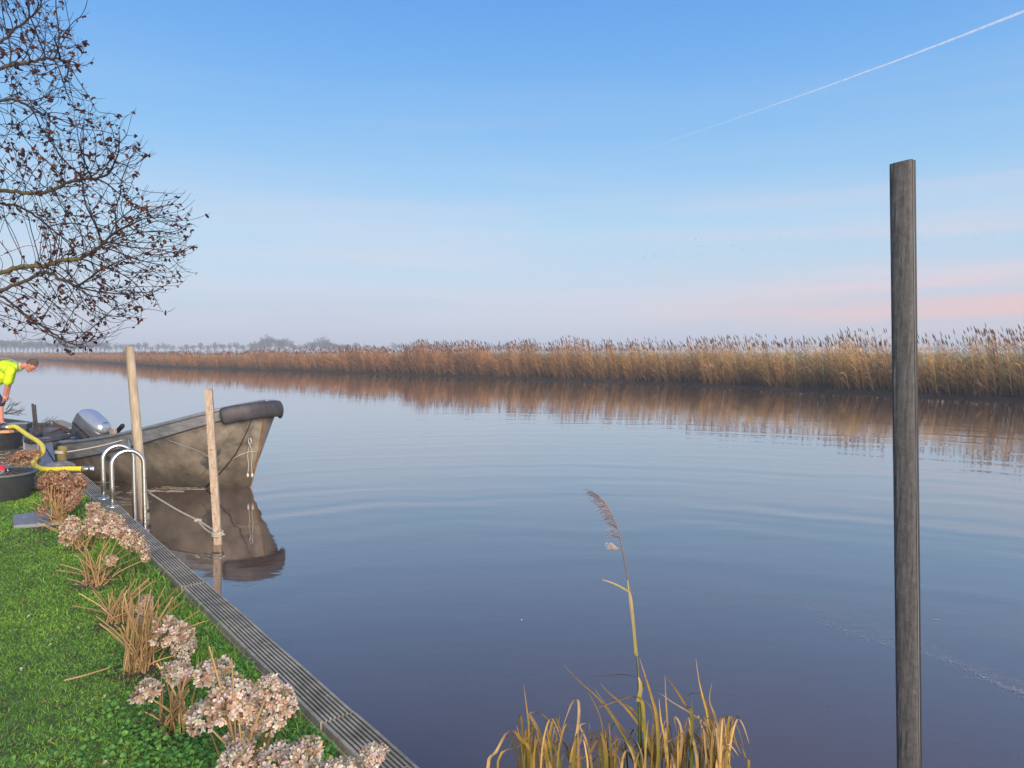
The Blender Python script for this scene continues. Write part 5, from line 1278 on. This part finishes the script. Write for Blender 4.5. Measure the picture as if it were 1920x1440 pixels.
# ------------------------------------------------------------ far bare trees
def far_tree_meshes(k):
    rt = random.Random(k * 5 + 1); tr = MB(); cr = MB(); H = 1.0; twc = (.085, .075, .07)
    tr.tube([(0, 0, 0), (0.01, 0, .2), (0, 0.01, .38)], [.026, .021, .016], 5, False, twc)
    def br(p, d, l, r, lev):
        e = p + d * l; mid = p + d * l * .5 + Vector((rt.gauss(0, l * .06), rt.gauss(0, l * .06), 0)); cr.tube([p, mid, e], [r, r * .8, r * .55], 3, False, twc)
        if lev == 0:
            for _ in range(4):
                v = (d + Vector((rt.gauss(0, .5), rt.gauss(0, .5), rt.gauss(0, .4)))).normalized() * l * rt.uniform(.5, 1); cr.ribbon([e, e + v], [.007, .004], (1, .3, 0), twc)
            return
        for _ in range(4 if lev > 1 else 3):
            nd_ = (d + Vector((rt.gauss(0, .55), rt.gauss(0, .55), rt.gauss(0.05, .35)))).normalized(); br(p.lerp(e, rt.uniform(.45, 1)), nd_, l * rt.uniform(.6, .8), r * .6, lev - 1)
    for i in range(6):
        a = rt.uniform(0, 6.28); br(Vector((0, 0, rt.uniform(.20, .40))), Vector((math.cos(a) * rt.uniform(.3, .9), math.sin(a) * rt.uniform(.3, .9), 1.1)).normalized(), rt.uniform(.15, .27), .010, 3)
    return tr.mesh('trunk', M_bark), cr.mesh('crown', M_bark)
FT = [far_tree_meshes(k) for k in range(5)]
def far_tree(px, top, dist, label, group, wide=1.0):
    r = ray(px, HZ); s = dist / r.y; loc = Vector((r.x * s, dist, .3)); hgt = (D(px, top, dist).z - .3) / 0.86; loc.z = .1
    o = empty('bare_tree', loc, label, 'tree', group); tm, cm = random.choice(FT); rz = random.uniform(0, 6.28)
    for nm, me in (('trunk', tm), ('crown', cm)):
        c = bpy.data.objects.new(nm, me); COL.objects.link(c); c.parent = o; c.scale = (hgt * wide, hgt * wide, hgt); c.rotation_euler = (0, 0, rz)
x = 205.0
gl = 'small bare tree in the long even row on the far horizon'
while x < 670:
    far_tree(x + random.uniform(-2, 2), 644 + random.uniform(-2.5, 1.5), 430, gl, 'even row of bare trees on the horizon', 1.15); x += 13.2
for px, tp_ in [(478, 640), (488, 634), (497, 631), (507, 630), (516, 632), (524, 631), (533, 634), (542, 637), (549, 645)]:
    far_tree(px, tp_, 400, 'taller bare tree in the dense clump left of the reed rise', 'dense clump of taller bare trees', 1.0)
for px, tp_ in [(582, 642), (592, 639), (601, 637), (611, 633), (618, 637), (628, 643), (640, 645), (650, 644)]:
    far_tree(px, tp_, 410, 'bare tree in the small group right of the tall clump', 'small group of bare trees beyond the reeds', 1.15)
x = -60
while x < 200:
    far_tree(x, 637 + random.uniform(-5, 5), 390, 'hazy bare tree in the thick belt at far left behind the branches', 'hazy tree belt at the far left', 1.25); x += 8.0
for a, b, t0 in [(668, 735, 648), (740, 850, 643), (930, 1010, 645), (1010, 1300, 650), (1700, 1990, 652)]:
    x = a
    while x < b:
        far_tree(x, t0 + random.uniform(-2.5, 2.5), 620, 'distant bare tree showing faintly above the reeds', 'faint distant trees above the reeds', 1.5); x += 12
# ------------------------------------------------------------ birds
rb = random.Random(17); BM = []
for k in range(4):
    m = MB(); sp = .42; up = [.12, .25, -.06, .02][k]
    m.tube([(0, -.16, 0), (0, -.05, .01), (0, .10, 0), (0, .17, 0)], [.012, .045, .04, .01], 5, True, (.03, .03, .035))
    for s in (-1, 1): m.add([(0, -.06, .01), (0, .07, .01), (s * sp * .5, .05, up * .8), (s * sp * .5, -.07, up * .8), (s * sp, -.06, up), (s * sp * .95, -.09, up)], [(0, 1, 2, 3), (3, 2, 4, 5)], (.03, .03, .035))
    BM.append(m.mesh('bird', M_tint))
for i in range(125):
    f = rb.random(); px = 1280 + 640 * f + rb.gauss(0, 12); cy = 462 - 22 * f + rb.gauss(0, 9)
    if rb.random() < .2: px = rb.uniform(1170, 1330); cy = rb.uniform(465, 486)
    o = bpy.data.objects.new('bird', BM[rb.randrange(4)]); COL.objects.link(o); o.location = D(px, cy, 210 + rb.uniform(-25, 25)); o.rotation_euler = (rb.uniform(-.3, .3), rb.uniform(-.3, .3), rb.uniform(0, 6.28))
    sc_ = rb.uniform(.5, 1.0); o.scale = (sc_,) * 3; tag(o, 'tiny dark bird in the scattered flock above the right hand reeds', 'bird', 'flock of birds over the reeds')

# ------------------------------------------------------------ contrail
def make_contrail():
    m = bpy.data.materials.new('contrail_ice'); m.use_nodes = True; t = m.node_tree; n = t.nodes; l = t.links
    b = n['Principled BSDF']; b.inputs['Base Color'].default_value = (.95, .93, .95, 1); b.inputs['Roughness'].default_value = 1
    tcn = n.new('ShaderNodeTexCoord'); nz = n.new('ShaderNodeTexNoise'); nz.inputs['Scale'].default_value = .02; nz.inputs['Detail'].default_value = 4; l.new(tcn.outputs['Object'], nz.inputs[0])
    at = n.new('ShaderNodeAttribute'); at.attribute_name = 'Col'
    lw = n.new('ShaderNodeLayerWeight'); lw.inputs[0].default_value = .5
    iv = n.new('ShaderNodeMath'); iv.operation = 'SUBTRACT'; iv.inputs[0].default_value = 1; l.new(lw.outputs['Facing'], iv.inputs[1])
    mu = n.new('ShaderNodeMath'); mu.operation = 'MULTIPLY'; l.new(iv.outputs[0], mu.inputs[0]); l.new(at.outputs[0], mu.inputs[1])
    m2 = n.new('ShaderNodeMath'); m2.operation = 'MULTIPLY'; l.new(mu.outputs[0], m2.inputs[0]); 
    mr = n.new('ShaderNodeMapRange'); mr.inputs[1].default_value = .3; mr.inputs[2].default_value = .6; mr.inputs[3].default_value = .75; mr.inputs[4].default_value = 1.2; l.new(nz.outputs[0], mr.inputs[0]); l.new(mr.outputs[0], m2.inputs[1])
    tl = n.new('ShaderNodeBsdfTranslucent'); tl.inputs[0].default_value = (.95, .93, .95, 1); df = n.new('ShaderNodeBsdfDiffuse'); df.inputs[0].default_value = (.95, .93, .95, 1)
    a = n.new('ShaderNodeMixShader'); a.inputs[0].default_value = .5; l.new(df.outputs[0], a.inputs[1]); l.new(tl.outputs[0], a.inputs[2])
    tp = n.new('ShaderNodeBsdfTransparent'); mx = n.new('ShaderNodeMixShader'); l.new(m2.outputs[0], mx.inputs[0]); l.new(tp.outputs[0], mx.inputs[1]); l.new(a.outputs[0], mx.inputs[2]); l.new(mx.outputs[0], n['Material Output'].inputs[0])
    A_, B_ = D(1130, 307, 9000), D(1990, -8, 6000); C_ = D(1560, 158, 7300)
    pts = []; 
    for i in range(60):
        f = i / 59; p = (A_ * (1 - f) ** 2 + (C_ * 2 - (A_ + B_) / 2) * 2 * f * (1 - f) + B_ * f * f); p += Vector((0, 0, 3 * noise.noise(p * .004))); pts.append(p)
    rad = [1.0 + 12.5 * (i / 59) ** .8 * (1 + .12 * noise.noise(Vector((i * .7, 0, 0)))) for i in range(60)]
    cols = [((.05 + .8 * (i / 59)),) * 3 for i in range(60)]
    tag(MB().tube(pts, rad, 14, False, cols).build('contrail', m, None, True), 'thin white aircraft trail crossing the sky at upper right', 'contrail')
make_contrail()

# ------------------------------------------------------------ haze
def make_haze():
    m = bpy.data.materials.new('haze_air'); m.use_nodes = True; t = m.node_tree; t.nodes.clear(); o = t.nodes.new('ShaderNodeOutputMaterial'); v = t.nodes.new('ShaderNodeVolumePrincipled')
    v.inputs['Color'].default_value = (.88, .94, 1, 1); v.inputs['Density'].default_value = .0014; v.inputs['Anisotropy'].default_value = 0.0; t.links.new(v.outputs[0], o.inputs['Volume'])
    mb = MB().box((-1000, 1800, 15.0), (12000, 10000, 34)); b = mb.build('haze', m); tag(b, kind='stuff', label='thin pale winter haze over the fields', cat='haze')
make_haze()
